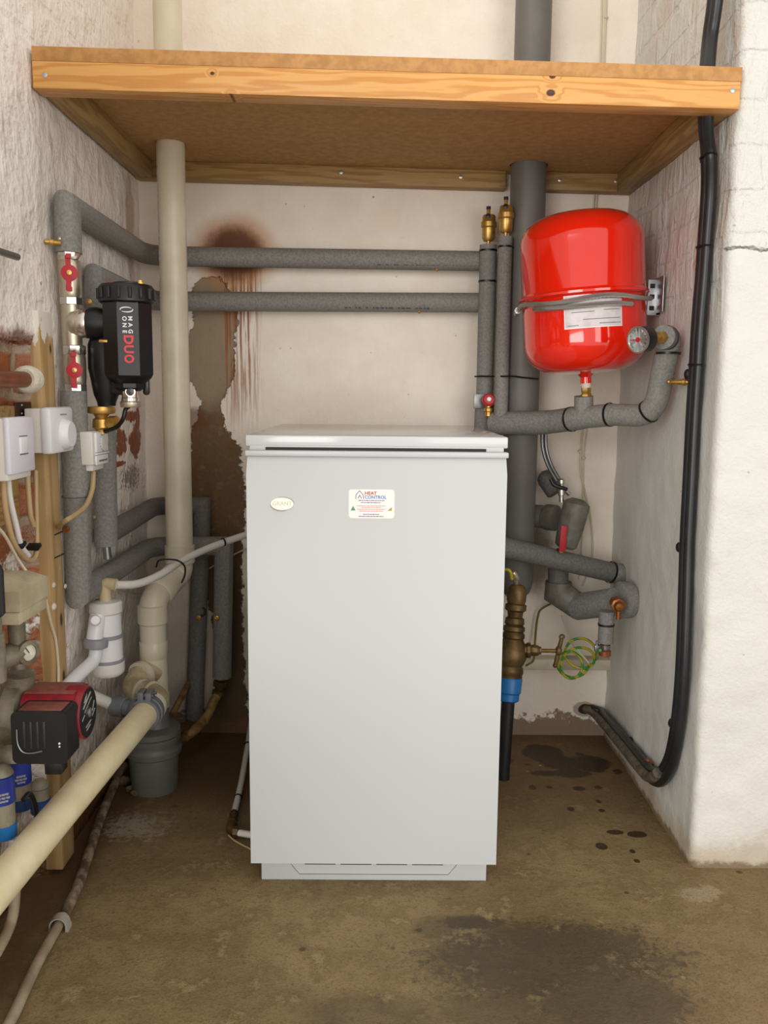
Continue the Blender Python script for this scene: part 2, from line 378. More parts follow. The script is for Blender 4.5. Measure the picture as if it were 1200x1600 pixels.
def mat_left():
    g = G('lumpy_painted_brick_left', .48); x, y, z = g.pos()
    def q(px, py): p = PX(px, py, XL); return p.y, p.z
    vv = g.vec(y, z, 0.)
    n1 = g.noise(6, 5); n2 = g.noise(30, 5, .65); n3 = g.noise(110, 4, .7); drip = g.ss(g.noise(1., 3, .5, g.vec(y*20, 0., z*6.)), .52, .72)
    wv = g.noise(9, 3)
    bc, bm_ = g.brick(g.vec(y+(n2-.5)*.03+(wv-.5)*.05, z+(n2-.5)*.016+(wv-.5)*.03, 0.), .24, .078, .012)
    col = g.mix(n1, 'e9e1da', 'f1eae2')
    col = g.mix(g.ss(n2, .6, .75)*.25, col, 'b9aea6')
    col = g.mix(drip*.5, col, 'efe8df')
    brk = g.mix(bc, '93532f', 'a4653f'); brk = g.mix(bm_, brk, 'a08c78'); brk = g.mix(g.ss(n2, .5, .7)*.5, brk, '6e3a22')
    # exposed brickwork beside and below the timber post
    reg = g.ss(y+(n2-.5)*.05, 1.60, 1.59)*g.ss(z+(n2-.5)*.05+(n3-.5)*.02, 1.035, 1.02)
    keep = g.ss(n1+(n2-.5)*.5, .5, .56)*g.ss(z, .75, .7)            # plaster that still hangs on
    col = g.mix(reg*(1-keep), col, brk)
    ring_ = g.ss(z+(n2-.5)*.05, 1.05, 1.035)*g.ss(z+(n2-.5)*.05, 1.01, 1.03)*g.ss(y, 1.62, 1.6); col = g.mix(ring_*.7, col, '7a2f1c')
    for (px, py, ry, rz) in ((188, 692, .03, .03), (212, 690, .03, .036), (203, 650, .03, .012), (186, 725, .03, .006), (214, 655, .012, .03)):
        a, b = q(px, py); col = g.mix(g.blob(y, z, a, b, ry*1.7, rz*1.1, .15, (n2-.5)*4.5+(n3-.5)*1.), col, '8a4526')
    a, b = q(200, 350); col = g.mix(g.blob(y, z, a+.02, b, .035, .12, .6, (n2-.5)*1.2)*.6, col, 'b08a63')
    # dark scuffs
    a, b = q(205, 745); col = g.mix(g.blob(y, z, a, b, .09, .035, .4, (n3-.5)*6+(n2-.5)*3+.3)*.75, col, '4d4038')
    sp = g.ss(g.voro(20)+(n3-.5)*.15, .09, .05)*g.ss(n1, .48, .6); col = g.mix(sp*.8, col, '5a4c44')
    # grubby, flaking foot of the wall
    lowg = g.ss(z+(n1-.5)*.3, .4, .24); col = g.mix(lowg*.4, col, 'a89d92')
    fl = g.ss(z+(n1-.5)*.22+(n2-.5)*.12, .2, .12); col = g.mix(fl*.9, col, '6b4c30'); col = g.mix(fl*g.ss(n2, .52, .6)*.6, col, '93806a')
    col = g.mix(g.ss(z+(n2-.5)*.05, .09, .04), col, '4f3216')
    crk = g.ss(n3+n2, 1.2, 1.32)*g.ss(z, .55, .4); col = g.mix(crk*.8, col, '2d241c')
    g.color(col); g.rough(.36+n3*.2); g.bump(n2*1.6+drip*.5+n3*.3-bm_*(.22+reg*.4)+g.noise(15, 3)*2.2-reg*(1-keep)*.6, .0046); return g.m
def f_left(u, v):
    y = .6+(YB+.02-.6)*u; z = TOP*v
    rec = (1-sst(y, 1.565, 1.58))*(1-sst(z+.02*noise.noise(V((0, y*14, 3))), 1.02, 1.035))
    foot = .012*(1-sst(z, .0, .25))
    return (XL-rec*.035+lump((0, y, z), 6, .006)+lump((3, y, z), 17, .003)-foot, y, z)
grid('wall_left', f_left, 190, 190, mat_left())

def mat_right():
    g = G('painted_masonry_right', .5); x, y, z = g.pos()
    n1 = g.noise(6, 5); n2 = g.noise(30, 5, .65); n3 = g.noise(120, 4, .7); drip = g.noise(1., 4, .6, g.vec((x+y)*30, 0., z*8))
    wv = g.noise(9, 3)
    bc, bm_ = g.brick(g.vec(x-y+(n2-.5)*.02+(wv-.5)*.04, z+.02+(n2-.5)*.012+(wv-.5)*.02, 0.), .23, .078, .012)
    zj = PY(1150, 388, YP).z; up = g.ss(z+(n2-.5)*.02, zj-.004, zj+.004)
    front = g.ss(y, YP+.02, YP+.012)
    upr = up.max((1-front)*g.ss(z, 1.05, 1.2))
    col = g.mix(n1, 'cdccc6', 'd6d4ce')
    col = g.mix((1-front)*g.ss(z, 1.1, 1.3)*g.ss(n1, .4, .6)*.6, col, 'c9b7a9')
    col = g.mix(g.ss(n2, .6, .75)*.25, col, 'b5ab9d')
    col = g.mix(upr*g.ss(drip, .6, .72)*.6, col, 'ebe5d9')
    ft = g.ss(z+(n1-.5)*.14+(n2-.5)*.06, .09, .03); col = g.mix(ft*.55, col, 'a58d6a')
    col = g.mix(g.ss(z+(n2-.5)*.04, .02, .006)*.8, col, '6a5133')
    sp = g.ss(g.voro(22)+(n3-.5)*.15, .08, .05)*g.ss(n1, .5, .62); col = g.mix(sp*.6, col, '6d6459')
    g.color(col); g.rough(.4+n3*.15); g.bump(n2*(.22+upr*.5)+n3*.12+n1*.9+upr*drip*1.4-bm_*upr*.3+wv*1.*upr+upr*.5, .007); return g.m
_LR = (YB+.02-YP); _LT = _LR+.9
def f_right(u, v):
    s = u*_LT; z = TOP*v; c = .016
    e = lump((s, 0, z), 7, .004)+lump((s, 4, z), 22, .0022)+.022*sst(z, 1.22, 1.3)*0
    bat = .016*(1-z/1.3)
    if s < _LR-c: p = V((XR+.004*sst(z, 1.25, 1.9), YB+.02-s, z)); n = V((-1, 0, 0))
    elif s < _LR+c:
        t = (s-_LR+c)/(2*c); a = t*math.pi/2; p = V((XR+c-c*math.cos(a), YP+c-c*math.sin(a), z)); n = V((-math.cos(a), -math.sin(a), 0))
        e += lump((s, 9, z), 45, .003)
    else: p = V((XR+s-_LR, YP, z)); n = V((0, -1, 0))
    return p+n*e
def _ru(u): return u
grid('wall_right', lambda u, v: f_right(u, v), 150, 170, mat_right())

def mat_floor():
    g = G('trowelled_concrete', .7); x, y, z = g.pos()
    def q(px, py): p = PZ(px, py); return p.x, p.y
    n1 = g.noise(2.6, 6, .6); n2 = g.noise(14, 6, .65); n3 = g.noise(70, 5, .7); n4 = g.noise(240, 3, .7)
    col = g.mix(g.ss(n1, .35, .65), '776341', '8f7a54')
    col = g.mix(g.ss(n2, .45, .62)*.65, col, '66522f'); col = g.mix(g.ss(n2+n3*.5, .8, .94)*.6, col, 'a59069')
    col = g.mix(g.ss(n3, .54, .66)*.5, col, '4b3b22')
    # brown dirt at back and left wall, plus painted shade in the back-left corner
    col = g.mix(g.ss(n1+(x-.5)*.4, .5, .7)*.5, col, '75573a'); col = g.mix(g.ss(y+(n1-.5)*.5, 1.72, 2.0)*.6, col, '6a4c2d')
    col = g.mix(g.ss(y+(n1-.5)*.5, 1.75, 2.05)*g.ss(x, -.15, -.32)*.75, col, '4a3216')
    col = g.mix(g.ss(x+(n1-.5)*.1+(n2-.5)*.06, -.53, -.6)*.85, col, '513414')
    # oily patches
    oil = 0.; gr = (n2-.5)*2.6+(n3-.5)*3.2+(n4-.5)*2.
    for (px, py, rx, ry, k) in ((860, 1500, .21, .11, .85), (790, 1470, .1, .06, .6), (950, 1560, .13, .08, .8), (690, 1450, .05, .035, .5), (740, 1442, .06, .022, .9), (585, 1590, .1, .05, .45), (880, 1580, .2, .07, .6)):
        a, b = q(px, py); oil = (g.blob(x, y, a, b, rx, ry, .5, gr)*k).max(oil) if isinstance(oil, Sk) else g.blob(x, y, a, b, rx, ry, .5, gr)*k
    col = g.mix(oil*.85, col, '2f271b')
    # crisp wet marks and drips
    wet = None
    for (px, py, rx, ry) in ((848, 1176, .05, .06), (868, 1188, .05, .035), (920, 1193, .055, .05), (890, 1196, .07, .025), (850, 1208, .035, .016), (895, 1208, .045, .025), (996, 1303, .022, .014), (940, 1322, .013, .014), (832, 1230, .008, .011), (858, 1230, .008, .009), (892, 1264, .009, .011), (935, 1230, .01, .010), (905, 1232, .015, .012), (962, 1300, .018, .010), (965, 1205, .012, .012), (995, 1345, .006, .007), (905, 1178, .01, .01), (790, 1188, .02, .02), (935, 1252, .006, .01), (940, 1266, .007, .008), (988, 1330, .006, .008)):
        a, b = q(px, py); w = g.blob(x, y, a, b, rx, ry, .12, (n2-.5)*2.4+(n3-.5)*.6); wet = wet.max(w) if wet else w
    col = g.mix(wet*.92, col, '2e1c0a')
    sp = g.ss(g.voro(11)+(n3-.5)*.08, .085, .05)*g.ss(n1, .4, .5); col = g.mix(sp*.75, col, '3f2e1c')
    wp = g.ss(g.voro(13)+(n3-.5)*.1, .06, .035)*g.ss(n1, .52, .6); col = g.mix(wp*.8, col, 'c9bda6')
    # spilt white powder
    a, b = q(212, 1290); col = g.mix(g.blob(x, y, a, b, .07, .06, .9, (n3-.5)*8+(n2-.5)*4+.35)*.5, col, 'b0a898')
    a, b = q(1090, 1395); col = g.mix(g.blob(x, y, a, b, .05, .03, .5, (n2-.5)*5+(n3-.5)*3+.3)*.55, col, 'a8967a')
    col = g.mix(g.ss(n4, .5, .66)*.4, col, '3d2f1c')
    g.color(col); g.rough(.72-wet*.35-oil*.12); g.bump(n2*.8+n3*.5+n4*.2-wet*.2, .004); return g.m
grid('floor', lambda u, v: (-1.4+3.2*u, -.9+3.25*v, 0), 8, 8, mat_floor())
# low plastered ledge along the foot of the rear wall
lo = PY(845, 1040, 2.262); hi = PY(958, 1024, 2.262)
t_ = obj('trim_1', MB().box((.24, 2.258, lo.z-.012), (XR+.005, 2.32, hi.z-.012), .004), simple('painted_ledge', 'd3c8b4', .6, c2='bfb29b', nscale=14, bump=(60, .002))); t_['kind'] = 'structure'
# ------------------------------------------------------------------ boiler
FY = 1.536                                    # front plane of the door
bx, W2 = -.0046, .241
B = Thing('boiler', 'tall white floor-standing boiler with oval badge in the middle of the alcove', 'boiler', (bx, 1.86, 0))
zl = lambda py, Yv=FY: PY(590, py, Yv).z
zlid = .8636; zlb = zl(699.5, 1.578); zh1 = zl(705, 1.56); zh0 = zl(714.5, 1.545); zc = zl(741.5); zd = zl(1350)
B.part('casing', MB().box((bx-.233, 1.575, .03), (bx+.233, 2.165, zlb+.003), .002), 'case')
B.part('lid', MB().box((bx-W2, 1.5796, zlb), (bx+W2, 2.167, zlid), .003), 'lid', label='glossy white top panel')
gp = MB().box((bx-.203, 1.5725, zlb-.012), (bx+.2, 1.5752, zlb-.0003)); B.part('handle_gap', gp, 'dark', label='dark finger gap under the lid')
xa, xb = PY(392, 1348, FY).x, PY(775, 1352, FY).x
dm = MB(); prof = [(FY, zd), (FY, zc), (1.5545, zh0), (1.5405, zh0), (1.5405, zh1), (1.573, zh1), (1.573, zd)]
dm.prism([(p, q) for p, q in prof[:3]]+[(1.573, zh0), (1.573, zd)], (xa, 0, 0), Y, Z, (xb-xa, 0, 0))
door = B.part('door', dm, 'case')
B.part('handle_lip', MB().box((xa-.0035, 1.548, zh0), (xb+.0035, 1.5735, zh1), .0015), 'case', of=door)
pa, pb = PY(408.5, 1374, 1.566).x, PY(759.5, 1377, 1.566).x
B.part('plinth', MB().box((pa, 1.566, 0), (pb, 2.14, zd+.02), .0015), 'case')
pn = MB(); x1, x2, x3, x4 = [PY(v, 1358, 1.566).x for v in (452, 468, 700, 716)]; zz = [PY(580, v, 1.566).z for v in (1364.5, 1350)]
pn.prism([(x2, zz[0]), (x3, zz[0]), (x4, zz[1]+.006), (x1, zz[1]+.006)], (0, 1.5635, 0), X, Z, (0, .003, 0))
pl = B.part('grille_panel', pn, 'case')
gl = MB(); e = .0007
for (p, q) in (((x1, zz[1]+.006), (x2, zz[0])), ((x2, zz[0]), (x3, zz[0])), ((x3, zz[0]), (x4, zz[1]+.006))): gl.tube([(p[0], 1.5655, p[1]-.0012), (q[0], 1.5655, q[1]-.0012)], .0009, 6)
B.part('panel_joint', gl, 'dark', of=pl)
for k in range(4):
    c = (x2+x3)/2+(k-1.5)*.0695; B.part('vent_slot', MB().box((c-.03, 1.5628, zz[1]+.0002), (c+.03, 1.5637, zz[1]+.0035)), 'dark', of=pl)
bc_ = PY(441, 787, FY); n = -Y
bd = MB(); ell = lambda rx, rz, N=36: [(rx*math.cos(2*math.pi*k/N), rz*math.sin(2*math.pi*k/N)) for k in range(N)]
bd.prism(ell(.0205, .0112), bc_, X, Z, (0, -.002, 0)); bg = B.part('badge', bd, 'badge', label='cream oval badge')
sw = MB()
for sgn in (1, -1):
    pts = [bc_+V((sgn*.0218*math.cos(a), -.0012, sgn*.0122*math.sin(a))) for a in [math.radians(10+k*14) for k in range(8)]]
    sw.tube(pts, [.0003+.0009*math.sin(math.pi*(k+.6)/8.2) for k in range(8)], 6)
B.part('badge_swirl', sw, 'badge2', of=bg)
B.part('badge_lettering', MB().text('GRANT', bc_+V((0, -.0021, .0003)), X, Z, .0105, n), 'badge2', of=bg)
def rrect(w, h, r, N=5):
    o = []
    for cx, cz, a0 in ((w/2-r, h/2-r, 0), (-w/2+r, h/2-r, 90), (-w/2+r, -h/2+r, 180), (w/2-r, -h/2+r, 270)):
        for k in range(N+1): a = math.radians(a0+90*k/N); o.append((cx+r*math.cos(a), cz+r*math.sin(a)))
    return o
sc_ = PY(580.5, 787.5, FY); sw_, sh_ = .0835, .0535
B.part('sticker_border', MB().prism(rrect(sw_, sh_, .006), sc_, X, Z, (0, -.0003, 0)), 'stickedge')
st = B.part('service_sticker', MB().prism(rrect(sw_-.0025, sh_-.0025, .005), sc_, X, Z, (0, -.0006, 0)), 'stick', label='rounded contractor sticker')
def sp(ix, iy): return sc_+V(((ix-597)/1200*92*.001143*1., -.0007, -(iy-424)/1200*92*.001143))
def line(mb, s, iy, w, size): 
    mb.text(s, sp(597, iy), X, Z, size, n, .0002); return mb
B.part('heading', MB().text('HEAT', sp(455, 203), X, Z, .0083, n, .0002, 'LEFT', 1.05, .0002), 'txred', of=st)
B.part('heading', MB().text('CONTROL', sp(455, 285), X, Z, .0083, n, .0002, 'LEFT', .98, .0002), 'txblue', of=st)
lg = MB()
for a, b in (((275, 320), (275, 240)), ((275, 240), (350, 150)), ((350, 150), (430, 240)), ((430, 240), (430, 320)), ((320, 310), (355, 240)), ((355, 240), (390, 310))):
    lg.tube([sp(*a), sp(*b)], .0006, 6)
B.part('house_logo', lg, 'txnavy', of=st)
def dashes(mb, iy, x0, x1, h):                 # a line of print too small to read
    x = x0; rd = random.Random(int(iy))
    while x < x1:
        w = rd.uniform(22, 70); a, b = sp(x, iy+h/2), sp(min(x+w, x1), iy-h/2); mb.box((a.x, a.y-.0001, a.z), (b.x, b.y+.0001, b.z)); x += w+9
    return mb
B.part('small_print', dashes(dashes(MB(), 352, 325, 865, 16), 395, 380, 790, 16), 'txnavy', of=st)
pr = MB()
for iy, a, b in ((463, 300, 885), (497, 395, 790), (535, 305, 885), (572, 350, 830)): dashes(pr, iy, a, b, 15)
B.part('small_print', pr, 'txpink', of=st)
B.part('small_print', dashes(dashes(MB(), 637, 425, 755, 17), 680, 335, 850, 17), 'txnavy', of=st)
B.part('green_mark', MB().prism([(sp(170, 560).x, sp(170, 560).z), (sp(270, 560).x, sp(0, 560).z), (sp(218, 0).x, sp(0, 465).z)], (0, sc_.y-.0008, 0), X, Z, (0, .0003, 0)), 'txgrn', of=st)
B.part('ochre_mark', MB().prism([(sp(925, 0).x, sp(0, 562).z), (sp(1015, 0).x, sp(0, 562).z), (sp(1015, 0).x, sp(0, 480).z)], (0, sc_.y-.0008, 0), X, Z, (0, .0003, 0)), 'txyel', of=st)

# ------------------------------------------------------------------ shelf
zt0 = PY(51, 78, YP+.01); zt1 = PY(1162, 103.5, 1.605); 
sl = (zt1.z-zt0.z)/(zt1.x-zt0.x); SY = 1.612
def shz(x, dz=0.): return zt0.z+(x-zt0.x)*sl+dz
ang = math.atan(sl); RT = Matrix.Rotation(-ang, 3, 'Y')
tb = .0245; rl = .046
S = Thing('shelf', 'wide wooden shelf with pine front rail spanning the alcove above the boiler', 'shelf', (0, 1.95, shz(0)))
def slab(x0, x1, y0, y1, za, zb, bev=.0012):   # a board following the slight fall of the shelf
    mb = MB().box((x0, y0, -.0), (x1, y1, zb-za), bev)
    cx = (x0+x1)/2
    for v in mb.v: v.z += shz(v.x, za)
    return mb
xl_, xr_ = XL+.006, XR+.002
def hole(mb): return mb
# board with a round hole for each pipe: built as a triangulated plate
def plate(holes, x0, x1, y0, y1, za, zb):
    cu = bpy.data.curves.new('t', 'CURVE'); cu.dimensions = '2D'; cu.fill_mode = 'BOTH'; cu.extrude = (zb-za)/2
    def spl(pts):
        s = cu.splines.new('POLY'); s.points.add(len(pts)-1); s.use_cyclic_u = True
        for p, q in zip(s.points, pts): p.co = (q[0], q[1], 0, 1)
    spl([(x0, y0), (x1, y0), (x1, y1), (x0, y1)])
    for hx, hy, hr in holes: spl([(hx+hr*math.cos(2*math.pi*k/28), hy+hr*math.sin(2*math.pi*k/28)) for k in range(28)])
    ob = bpy.data.objects.new('t', cu); COL.objects.link(ob); bpy.context.view_layer.update(); me = ob.to_mesh(); mb = MB()
    mb.add([(v.co.x, v.co.y, v.co.z+(zb-za)/2+shz(v.co.x, za)) for v in me.vertices], [list(p.vertices) for p in me.polygons])
    ob.to_mesh_clear(); bpy.data.objects.remove(ob); bpy.data.curves.remove(cu); return mb
SX, SYY = PY(268, 300, 2.10).x, 2.10           # cream stack
VX, VY = PY(825, 300, 2.2).x, 2.2              # grey vent
CX, CY = .592, 1.695                           # black cables pass here
S.part('shelf_board', plate([(SX, SYY, .0345), (VX, VY, .0465), (CX, CY, .0232)], xl_, xr_, SY, YB-.004, -tb, 0), 'board', label='brown chipboard shelf top')
M['rail'] = pine('pine_front_rail', 'd9a45e', 'c68843', 62, 0, knots=((.298, -.058, .008), (-.268, -.07, .006), (.3, -.03, .006), (-.3, -.032, .004)), rough=.42)
M['edge'] = simple('board_edge', 'c08c52', .6, c2='ab7b44', nscale=50, bump=(200, .0004))
S.part('board_edging', slab(xl_, xr_, SY-.004, SY, -tb, 0), 'edge', label='sawn front edge of the shelf board')
rail = S.part('front_rail', slab(xl_, xr_-.002, SY-.004, SY+.042, -tb-rl, -tb), 'rail', label='orange pine rail with two screws')
def screw(c, d, of):
    mb = MB().lathe([(0, .0012), (.0022, .0012), (.0048, .0003), (.0048, -.001)], c, d, 14); o = S.part('screw', mb, 'steel', of)
for px, py in ((69.5, 117), (1145, 141)): screw(PY(px, py, SY-.0045), -Y, rail)
bl = slab(xl_, xl_+.042, SY+.043, YB-.045, -tb-.042, -tb-.0005); S.part('side_batten', bl, 'batten')
br = slab(xr_-.044, xr_, SY+.043, YB-.045, -tb-.044, -tb-.0005); S.part('side_batten', br, 'batten')
r1 = S.part('rear_batten', slab(xl_+.0, VX-.048, YB-.044, YB-.005, -tb-.043, -tb-.0005), 'battenx')
r2 = S.part('rear_batten', slab(VX+.048, xr_-.0, YB-.044, YB-.005, -tb-.043, -tb-.0005), 'battenx')
for px, py in ((533, 269), (720, 276)): screw(PY(px, py, YB-.0445), -Y, r1)
for px, py in ((875, 281), (963, 283)): screw(PY(px, py, YB-.0445), -Y, r2)
# ------------------------------------------------------------------ right side: vent, risers, vessel
zv = PY(805, 936, VY).z
vt = MB().lathe([(0, zv), (.022, zv+.006), (.036, zv+.02), (.0435, zv+.045), (.0435, TOP-.1)], (VX, VY, 0))
T = Thing('vent_pipe', 'thick dark grey vent pipe rising through the shelf behind the red tank', 'pipe', (VX, VY, zv))
T.part('pipe', vt, 'vent')
zr = PY(763, 383, 2.22).z; RA = PY(763, 383, 2.222); RBp = PY(790, 370, 2.165)
LG = 'foam-lagged pipe runs'
def ties(T, c, axis, R, name='cable_tie'):
    mb = MB().band(c, axis, R, .0045); mb.box(V(c)+V((-.004, -R-.005, -.003)), V(c)+V((.004, -R+.001, .003)), .001); return T.part(name, mb, 'tie')
def stick_tie(T, c, axis, R): return T.part('cable_tie', MB().band(c, axis, R, .0048), 'tie')
A = Thing('lagged_riser', 'left of the two grey lagged risers, ending lower beside the horizontal pipes', 'pipe', (RA.x, RA.y, .86), LG)
A.part('lagging', MB().lathe([(.0215, zr), (.0215, .93), (.0245, .925), (.0255, .36)], (RA.x, RA.y, 0)), 'lag')
for py in (392, 440): stick_tie(A, V((RA.x, RA.y, PY(763, py, RA.y).z)), Z, .0217)
Bt = Thing('lagged_riser', 'right of the two grey lagged risers, taller and closest to the thick vent pipe', 'pipe', (RBp.x, RBp.y, .86), LG)
Bt.part('lagging', MB().lathe([(.0175, RBp.z), (.0175, .885)], (RBp.x, RBp.y, 0)), 'lag'); stick_tie(Bt, V((RBp.x, RBp.y, PY(789, 386, 2.165).z)), Z, .0177)
zt_ = PY(790, 588, 2.14).z
tl = MB().tube(smooth([(RA.x-.027, RA.y-.01, zt_), (RA.x-.014, RA.y-.0255, zt_+.001), (RA.x+.02, RA.y-.05, zt_), (RBp.x, RBp.y-.021, zt_), (RBp.x+.03, RBp.y-.018, zt_), (VX-.01, VY-.047, zt_-.002), (VX+.03, VY-.06, zt_-.006)]), .0022, 6)
solo('cable_tie', tl, 'tie', 'long black cable tie strapped across both risers below the red tank', 'cable tie')
def air_vent(o, label):
    t = Thing('air_vent', label, 'air vent', o, 'brass air vents')
    o = V(o)
    t.part('body', MB().lathe([(.0048, -.002), (.0048, .009), (.0125, .009), (.0165, .016), (.0165, .040), (.0195, .043), (.0195, .054), (.017, .057), (.0165, .068), (.014, .0715), (0, .0715)], o, Z), 'brass')
    v = t.part('valve', MB().lathe([(.0048, .069), (.0048, .082), (.0035, .084), (0, .084)], o+V((-.003, -.011, 0)), Z, 14), 'gold')
    t.part('valve_cap', MB().lathe([(0, .082), (.0055, .083), (.0055, .09), (0, .091)], o+V((-.003, -.011, 0)), Z, 14), 'tie', of=v)
    t.part('bleed_screw', MB().lathe([(0, .006), (.006, .005), (.006, -.002)], o+V((-.004, -.0145, .066)), V((-.15, -1, .1)), 14), 'tie')
    return t
va = air_vent((RA.x, RA.y, zr+.001), 'brass automatic air vent on the lower left lagged riser')
dup(va.o, V((RBp.x, RBp.y, RBp.z+.001))-va.loc, 'brass automatic air vent on the taller right lagged riser')
# small plate and relief valve on the riser
pc = PY(748, 627, 2.2)
solo('pipe_bracket', MB().box(pc+V((-.012, -.004, -.018)), pc+V((.014, .008, .018)), .001), 'dulls', 'small dull grey plate behind the red-capped relief valve', 'bracket')
rv = PY(763, 640, 2.17)
R_ = Thing('relief_valve', 'small brass valve with round red cap low on the lagged riser', 'valve', rv)
R_.part('body', MB().lathe([(.0085, -.016), (.0085, -.006), (.011, -.004), (.011, .003), (.007, .005), (.007, .012)], rv, Z, 16).tube([rv, rv+V((0, .05, -.004))], .007, 12), 'brass')
cp_ = R_.part('cap', MB().lathe([(.011, -.006), (.0165, -.004), (.0165, .009), (.012, .014), (0, .015)], rv+V((0, .004, .0225)), V((0, -1, .25)), 18), 'redcap')
R_.part('cap_centre', MB().lathe([(.006, .014), (.005, .0165), (0, .017)], rv+V((0, .004, .0225)), V((0, -1, .25)), 14), 'dialw', of=cp_)
# expansion vessel
vc = PY(911, 460, 2.0); tilt = math.radians(4.2); ax = V((-math.sin(tilt), 0, math.cos(tilt))); h = .174; Rv = .1375
E_ = Thing('expansion_vessel', 'glossy red expansion tank with seam flange hung on the right wall', 'tank', vc)
prof = []
for k in range(9): a = -math.pi/2+k*math.pi/16; prof.append((Rv-.068+.068*math.cos(a), -h+.066+.066*math.sin(a)))
prof = [(0, -h-.006), (Rv*.25, -h-.0045)]+prof+[(Rv, -.014), (Rv+.003, -.010), (Rv+.0075, -.008), (Rv+.0075, -.003), (Rv+.003, -.001), (Rv, .004)]
for k in range(10): a = k*math.pi/18; prof.append((Rv-.075+.075*math.cos(a), h-.062+.062*math.sin(a)))
prof += [(Rv*.25, h+.006), (0, h+.007)]
E_.part('shell', MB().lathe(prof, vc, ax, 64), 'redv', label='red gloss painted steel shell')
sx = ax.cross(Y).normalized()*-1
if sx.x < 0: sx = -sx
def cyl(ang, zz_, R=Rv+.0006): return vc+ax*zz_+(sx*math.sin(ang)-Y*math.cos(ang))*R
lb = MB(); N = 14; a0, a1 = math.radians(-30), math.radians(21)
def patch(a0, a1, z0, z1, R, N=12):
    mb = MB(); vs = [cyl(a0+(a1-a0)*k/N, zz, R) for zz in (z0, z1) for k in range(N+1)]
    mb.add(vs, [(k, k+1, N+2+k, N+1+k) for k in range(N)]); vs2 = [cyl(a0+(a1-a0)*k/N, zz, R-.0004) for zz in (z0, z1) for k in range(N+1)]; mb.add(vs2, [(k, k+1, N+2+k, N+1+k) for k in range(N)]); return mb
M['label'] = simple('silver_label', 'cfc6c9', .35, c2='c2b8bc', nscale=60); M['labelw'] = simple('white_label_edge', 'efe6e6', .35); M['labeld'] = simple('dark_label_band', '3b3a3e', .4)
E_.part('label_border', patch(a0-.012, a1+.012, -.083, -.013, Rv+.0005), 'labelw')
lbl = E_.part('label', patch(a0, a1, -.081, -.0145, Rv+.0009), 'label', label='silver rating label')
E_.part('label_band', patch(math.radians(0), a1, -.024, -.0145, Rv+.0013), 'labeld', of=lbl)
tx = MB()
for (s, e, zz) in ((-24, -4, -.050), (4, 19, -.048), (-14, 19, -.066), (0, 20, -.0755), (-28, -18, -.0775)):
    tx.v += patch(math.radians(s), math.radians(e), zz, zz+.0014, Rv+.0013).v; k0 = len(tx.v)-52
    tx.f += [[i+k0 for i in f] for f in patch(0, .1, 0, .01, Rv).f]
E_.part('label_print', tx, 'txgrey', of=lbl)
E_.part('neck', MB().lathe([(.030, -h+.004), (.016, -h-.008), (.0125, -h-.012), (.0125, -h-.026)], vc, ax, 24), 'redv')
E_.part('sealing_tape', MB().lathe([(.0105, -h-.024), (.0115, -h-.026), (.0115, -h-.036), (.009, -h-.037)], vc, ax, 20), 'sealant', label='white thread tape')
nk = vc-ax*(h+.05)
E_.part('brass_connector', MB().lathe([(.0095, .016), (.0115, .014), (.0115, .004), (.0098, .002), (.0125, -.001), (.0125, -.014), (.009, -.018), (.009, -.024)], nk, ax, 6), 'brass')
# bracket on the wall
b0, b1 = PY(1013, 437, 1.99), PY(1030, 493, 1.99)
K = Thing('wall_bracket', 'galvanised steel bracket holding the red tank to the right wall', 'bracket', (XR, 2.0, b1.z))
K.part('flange', MB().box((b0.x, 1.987, b1.z), (b1.x+.001, 1.99, b0.z), .0008), 'steel')
K.part('wall_plate', MB().box((XR-.012, 1.94, b1.z+.004), (XR-.0095, 2.02, b0.z+.004), .0008).box((b1.x, 1.987, b1.z), (XR-.0095, 1.99, b0.z), .0005), 'steel')
for zz in (.82, .52, .2):
    z_ = b1.z+(b0.z-b1.z)*zz; K.part('slot', MB().box((b0.x+.004, 1.986, z_-.005), (b0.x+.015, 1.9873, z_+.005), .001), 'dark')
# braided hose looped round the vessel
hs = MB(); RH = Rv+.0088
pts = [cyl(math.radians(-98+k*(98+62)/22), -.0225+.004*math.sin(k*.55)-(.006 if k < 3 else 0), RH+.0028) for k in range(23)]
H = Thing('braided_hose', 'silver braided filling hose wrapped around the red tank below its seam', 'hose', pts[0])
H.part('hose', MB().tube(pts, .0055, 10), 'braid')
pts2 = [cyl(math.radians(-60+k*(60+31)/14), -.0325-.002*math.sin(k*.4)-.0005*k, RH-.002) for k in range(15)]
H.part('hose_tail', MB().tube(pts2, .0055, 10), 'braid')
H.part('hose_end', MB().tube([pts[1], pts[0]+(pts[0]-pts[1])*.8], .0078, 6), 'chrome')
